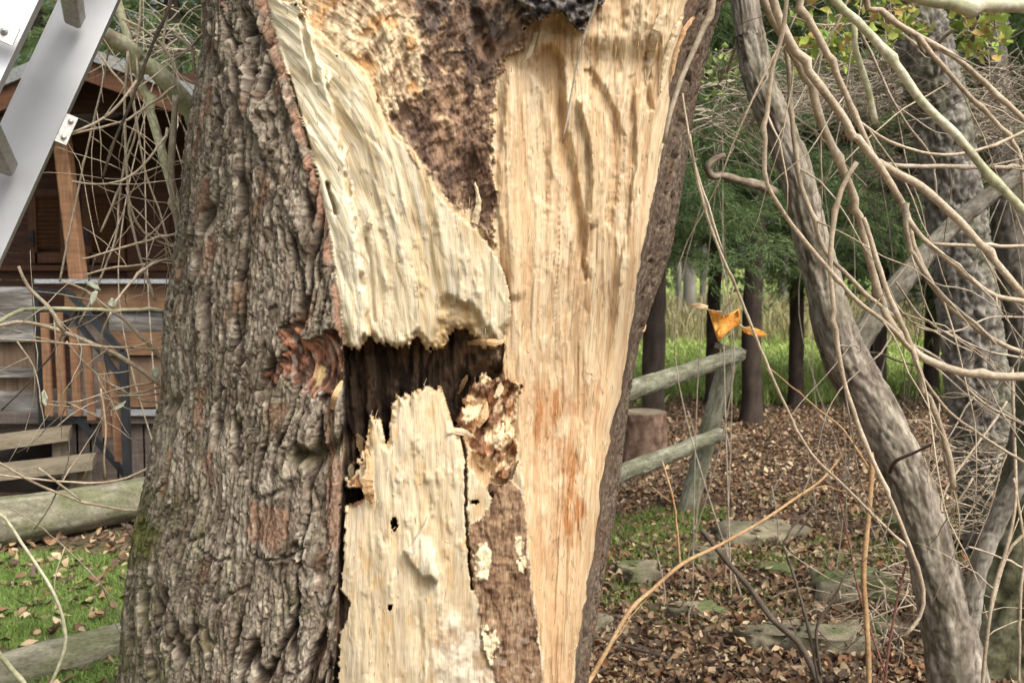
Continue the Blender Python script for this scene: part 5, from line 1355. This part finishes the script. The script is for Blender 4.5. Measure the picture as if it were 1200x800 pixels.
lt = empty('leafy_twig', P(846, 292, 1.9)); tag(lt, 'thin twig bearing orange leaves in front of the fence post top', 'twig')
branch([(860, 332), (856, 352), (848, 366), (872, 384), (886, 390)], 1.84, 1.9, 2, 1.5, M_TWIG, lt, 'stem')
branch([(848, 366), (836, 364), (826, 362)], 1.87, 1.87, 1.6, 1.2, M_TWIG, lt, 'stem')
flat_leaf('leaf', [(830, 363), (840, 364), (848, 370), (858, 366), (866, 361), (868, 372), (867, 380), (856, 386), (848, 394), (842, 401), (838, 390), (834, 376)], 1.86, M_ORL, lt, 1)
flat_leaf('leaf', [(868, 384), (878, 382), (890, 386), (900, 392), (892, 395), (880, 393), (872, 390)], 1.9, M_ORL, lt, 2)
flat_leaf('leaf', [(806, 357), (818, 355), (830, 358), (829, 363), (816, 361)], 1.87, M_TANL, lt, 3)
for i, (ol, d) in enumerate([([(98, 328), (106, 330), (114, 334), (119, 341), (110, 338), (102, 334)], 2.1), ([(104, 352), (108, 342), (115, 341), (112, 350), (107, 360)], 2.1), ([(126, 354), (131, 349), (137, 353), (137, 358), (131, 361), (126, 358)], 2.1),
                             ([(130, 480), (138, 474), (148, 469), (144, 476), (136, 481)], 2.1), ([(48, 460), (52, 456), (56, 466), (54, 478), (50, 474)], 2.0), ([(178, 432), (184, 430), (188, 436), (184, 444), (179, 440)], 2.2)]):
    flat_leaf('leaf', ol, d, M_GREYL, willow, i + 20, .006)

# yellow green leafy boughs at the top right
def leaf_spray(root, start, cx_, cy_, rx_, ry_, d, n, seed, pal, sc=(.04, .07)):
    """a leafy bough that leaves the trunk of root at start"""
    g = np.random.default_rng(seed)
    mb = MB(); r = random.Random(seed); tips = []
    a_, c_ = P(*start), P(cx_, cy_, d)
    pp, rr = spline([a_, a_.lerp(c_, .5) + Vector((0, 0, .08)), c_, c_ + (c_ - a_) * .25], [.014, .009, .006, .003], .06); mb.tube(pp, rr, 6, .05)
    for k in range(14):
        i = r.randrange(int(len(pp) * .5), len(pp)); p = pp[i]
        q_ = P(cx_ + r.uniform(-rx_, rx_), cy_ + r.uniform(-ry_, ry_), d + r.uniform(-.35, .35)); mid = (p + q_) / 2 + Vector((0, 0, .04))
        mb.tube([p, mid, q_], [.003, .002, .0012], 5); tips += [p.lerp(q_, t) for t in (.45, .6, .7, .8, .9, 1.0)]
    o_ = mb.build('leafy_bough', M_TWIG2, root, True)
    p = np.array([tuple(tips[i]) for i in g.integers(0, len(tips), n)]) + g.normal(0, .03, (n, 3))
    R = rotmats(n, .7, g); s_ = g.uniform(sc[0], sc[1], n)
    v, fq, k_ = instances(LEAVES, LEAF_Q, p, R, s_); _, ft, _ = instances(LEAVES, LEAF_T, p, R, s_)
    c = np.array(pal)[g.integers(0, len(pal), n)] * g.uniform(.75, 1.2, (n, 1))
    link('foliage', np_mesh('foliage', v, [fq, ft], np.repeat(c, k_, 0)), M_LEAF, o_, smooth=False)
YG = [(.26, .34, .06), (.36, .42, .08), (.20, .30, .06), (.30, .38, .08), (.38, .36, .09), (.36, .26, .08)]
leaf_spray(broad, (1085, 62, 5.2), 965, 30, 40, 42, 4.2, 120, 1, YG)
leaf_spray(broad, (1090, 80, 5.2), 1045, 30, 40, 34, 4.6, 80, 2, YG)
leaf_spray(broad, (1085, 70, 5.2), 1150, 40, 50, 38, 4.3, 110, 3, YG)
leaf_spray(lean, (882, 60, 3.33), 850, 90, 26, 38, 3.8, 45, 4, [(.30, .36, .14), (.24, .32, .08)], (.03, .05))

# thickets of bare grey twigs
def thicket(label, cx_, cy_, rx_, ry_, d, n, seed, m):
    r = random.Random(seed); base = P(cx_, cy_, d); root = empty('bare_shrub', (base.x, d, Hs(base.x, d))); tag(root, label, 'shrub', 'bare grey shrubs')
    mb = MB(); g0 = Vector((base.x, d, Hs(base.x, d)))
    for k in range(5): mb.tube(spline([g0 + Vector((r.uniform(-.2, .2), r.uniform(-.2, .2), -.05)), g0.lerp(base, .5) + Vector((r.uniform(-.3, .3), r.uniform(-.3, .3), 0)), P(cx_ + r.uniform(-rx_, rx_), cy_ + r.uniform(-ry_, ry_), d + r.uniform(-.4, .4))], [.014, .009, .004], .15)[0], [.0045, .002], 4)
    mb.build('stem', m, root, True); mb = MB()
    for k in range(n):
        p = P(cx_ + r.gauss(0, .55) * rx_, cy_ + r.gauss(0, .5) * ry_, d + r.uniform(-.6, .6)); a = r.uniform(0, 6.28); L = r.uniform(.2, .6); q_ = [p]; dv = Vector((cos(a), sin(a) * .6, r.uniform(-.4, .4))).normalized()
        for s in range(5): dv = (dv + Vector((r.gauss(0, .25), r.gauss(0, .2), r.gauss(-.05, .25)))).normalized(); q_.append(q_[-1] + dv * L / 5)
        mb.tube(q_, [.0035, .0018], 3)
    tag(mb.build('twigs', m, root, True), kind='stuff')
thicket('tangled bare grey shrub across the middle of the top right', 1010, 100, 110, 50, 5.6, 420, 1, M_TWIG2)
thicket('tangled bare shrub in front of the dark trunk at the right border', 1160, 130, 70, 60, 5.9, 300, 2, M_TWIG2)
thicket('loose bare shrub right of the willow top', 845, 130, 40, 60, 4.6, 90, 3, M_TWIG2)
thicket('bare shrub between the leaning tree and the furrowed trunk', 1060, 200, 60, 50, 6.2, 160, 4, M_TWIG3)
thicket('bare shrub over the cabin roof left of the willow', 205, 40, 50, 50, 5.5, 60, 5, M_TWIG2)
thicket('low bare shrub at the right border', 1170, 560, 50, 90, 4.3, 130, 6, M_TWIG)
thicket('thin bare shrub around the foot of the leaning tree', 1040, 690, 60, 60, 3.9, 60, 7, M_TWIG)

# ------------------------------------------------------------------ loose pieces of the willow's wound
mb = MB(); mb.beam(P(415, 400, 1.93), P(411, 545, 1.93), .017, .014, (0, 1, 0), .003); o = mb.build('wood_strip', surf('old_strip', [(.3, (.20, .12, .05)), (.7, (.32, .20, .09))], 9, fine=60, fstretch=(3, 3, .3)), willow); o['label'] = 'narrow brown strip hanging in the dark hole'
# dark splintered bark edge beside the strip
def surf_pt(x, y):
    """the finished trunk's surface seen at a pixel"""
    i = np.argmin((px - x) ** 2 + (py - y) ** 2 + np.where(front, 0, 1e9)); return Vector(Vn[i].tolist())
def shard(pts, w, th, m, nm='splinter', lift=.006, lb=None):
    """a tapering sliver of wood lying along pixels pts, standing off the surface"""
    q = []
    for (x, y, k) in pts:
        s_ = surf_pt(x, y); d_ = (s_ - Vector((0, 0, CAMZ))).normalized(); q.append(s_ - d_ * (lift + k))
    q, w = spline(q, list(w), .006); n = len(q); vs = []; fs = []; mb = MB(); r_ = random.Random(int(pts[0][0] * 3))
    w = [k * .8 * r_.uniform(.75, 1.2) for k in w]; q = [k + Vector((r_.gauss(0, .0006), r_.gauss(0, .0006), 0)) for k in q]
    for i, p in enumerate(q):
        t = (q[min(i + 1, n - 1)] - q[max(i - 1, 0)]).normalized(); d_ = (p - Vector((0, 0, CAMZ))).normalized(); x = t.cross(d_).normalized()
        ww = w[i] * .0017 / 2
        vs += [p - x * ww, p - d_ * th * .5, p + x * ww, p + d_ * th]
    for i in range(n - 1):
        for k in range(4): fs.append((i * 4 + k, i * 4 + (k + 1) % 4, i * 4 + 4 + (k + 1) % 4, i * 4 + 4 + k))
    fs.append((3, 2, 1, 0)); e = (n - 1) * 4; fs.append((e, e + 1, e + 2, e + 3))
    mb.add(vs, fs); o = mb.build(nm, m, willow)
    if lb: o['label'] = lb
    return o
M_CHIP = surf('fresh_chip', [(.3, (.48, .37, .22)), (.7, (.62, .51, .34))], 30, rough=.7, fine=220, bstr=.4, bdist=.001)
M_CHIP2 = surf('orange_chip', [(.3, (.38, .22, .10)), (.7, (.52, .35, .19))], 30, rough=.7, fine=220, bstr=.4, bdist=.001)
shard([(524, 506, 0), (534, 505, .006), (546, 508, .006), (557, 513, 0)], [3, 8, 9, 2], .004, M_CHIP, lb='small pale chip lying beside the dark hole')
for pts, w, m in [([(537, 462, 0), (543, 450, .01), (548, 440, .0)], [3, 8, 3], M_CHIP2), ([(545, 474, 0), (550, 466, .01), (552, 452, 0)], [4, 8, 3], M_CHIP2), ([(560, 500, 0), (568, 486, .012), (570, 470, 0)], [5, 12, 4], M_CHIP2),
                  ([(575, 520, 0), (586, 510, .01), (590, 496, 0)], [4, 9, 3], M_CHIP), ([(548, 402, 0), (566, 400, .012), (584, 402, .01), (590, 396, 0)], [5, 11, 8, 2], M_CHIP2), ([(580, 466, 0), (587, 455, .008), (583, 442, 0)], [4, 11, 5], M_CHIP),
                  ([(758, 96, 0), (762, 70, .006), (768, 40, .01), (776, 14, .004)], [2, 10, 13, 6], M_CHIP), ([(774, 110, 0), (778, 80, .01), (790, 40, .01), (800, 18, .006)], [2, 6, 8, 5], M_CHIP), ([(786, 96, 0), (790, 70, .01), (802, 36, .01), (812, 20, .006)], [2, 5, 8, 4], M_CHIP2),
                  ([(612, 76, .004), (622, 60, .01), (628, 38, .006)], [2, 7, 5], M_CHIP), ([(628, 66, 0), (630, 52, .008), (634, 36, .004)], [2, 5, 4], M_CHIP),
                  ([(428, 268, 0), (434, 262, .008), (436, 250, .0)], [6, 11, 4], M_CHIP), ([(556, 262, 0), (560, 236, .008), (556, 214, .002)], [10, 7, 2], M_CHIP),
                  ([(430, 545, 0), (424, 520, .02), (418, 508, .01)], [8, 14, 5], M_CHIP2), ([(436, 590, 0), (430, 570, .02), (434, 545, .01), (430, 530, 0)], [7, 16, 11, 4], M_CHIP2), ([(415, 570, 0), (412, 550, .015), (416, 540, 0)], [5, 9, 3], M_CHIP),
                  ([(392, 478, -.0), (396, 462, .012), (402, 446, .004)], [6, 10, 3], M_CHIP2), ([(757, 390, 0), (756, 362, .02), (752, 346, .01)], [6, 8, 4], M_CHIP2)]:
    shard(pts, w, .004, m)
# the fine fibres and hairs that stand off the torn wood
mb = MB(); r = random.Random(4)
cand = np.where((reg == 2) | (reg == 1) | (reg == 4))[0]
for i in rng.choice(cand, 900):
    if not (0 < py[i] < 800): continue
    p = Vector(Vn[i].tolist()); d_ = (p - Vector((0, 0, CAMZ))).normalized(); L = r.uniform(.006, .030); sg = r.choice((-1, 1))
    q = [p + d_ * .001, p + Vector((r.gauss(0, .001), 0, sg * L * .5)) - d_ * .001, p + Vector((r.gauss(0, .003), 0, sg * L)) - d_ * r.uniform(.001, .005)]
    mb.tube(q, [.0009, .0007, .0003], 3)
tag(mb.build('loose_fibres', M_CHIP, willow, True), kind='stuff')
# leaves that have fallen on the stones
ps = []
for i, (sx, sy_, a, b, c__, lb) in enumerate(ST):
    d_ = 1.6 * F / (sy_ - 330); q_ = P(sx, sy_, d_)
    for k in range(int(34 * a / .2)):
        u, w = r.uniform(-1, 1), r.uniform(-1, 1)
        if u * u + w * w < 1.1 and u * u + w * w > r.uniform(0, .9): ps.append((q_.x + u * a, d_ + b * .3 + w * b, Hs(q_.x, d_) + c__ * 1.05 * math.sqrt(max(0, 1 - .8 * (u * u + w * w))) + .006))
v, f, c = leaves_obj('fallen_leaves', np.array(ps), .25, rng.uniform(.03, .06, len(ps)), BROWN, M_LITTER)
tag(link('fallen_leaves', np_mesh('fallen_leaves', v, f, c), M_LITTER, smooth=False), 'brown leaves lying on and around the mossy stones', 'leaf litter', kind='stuff')
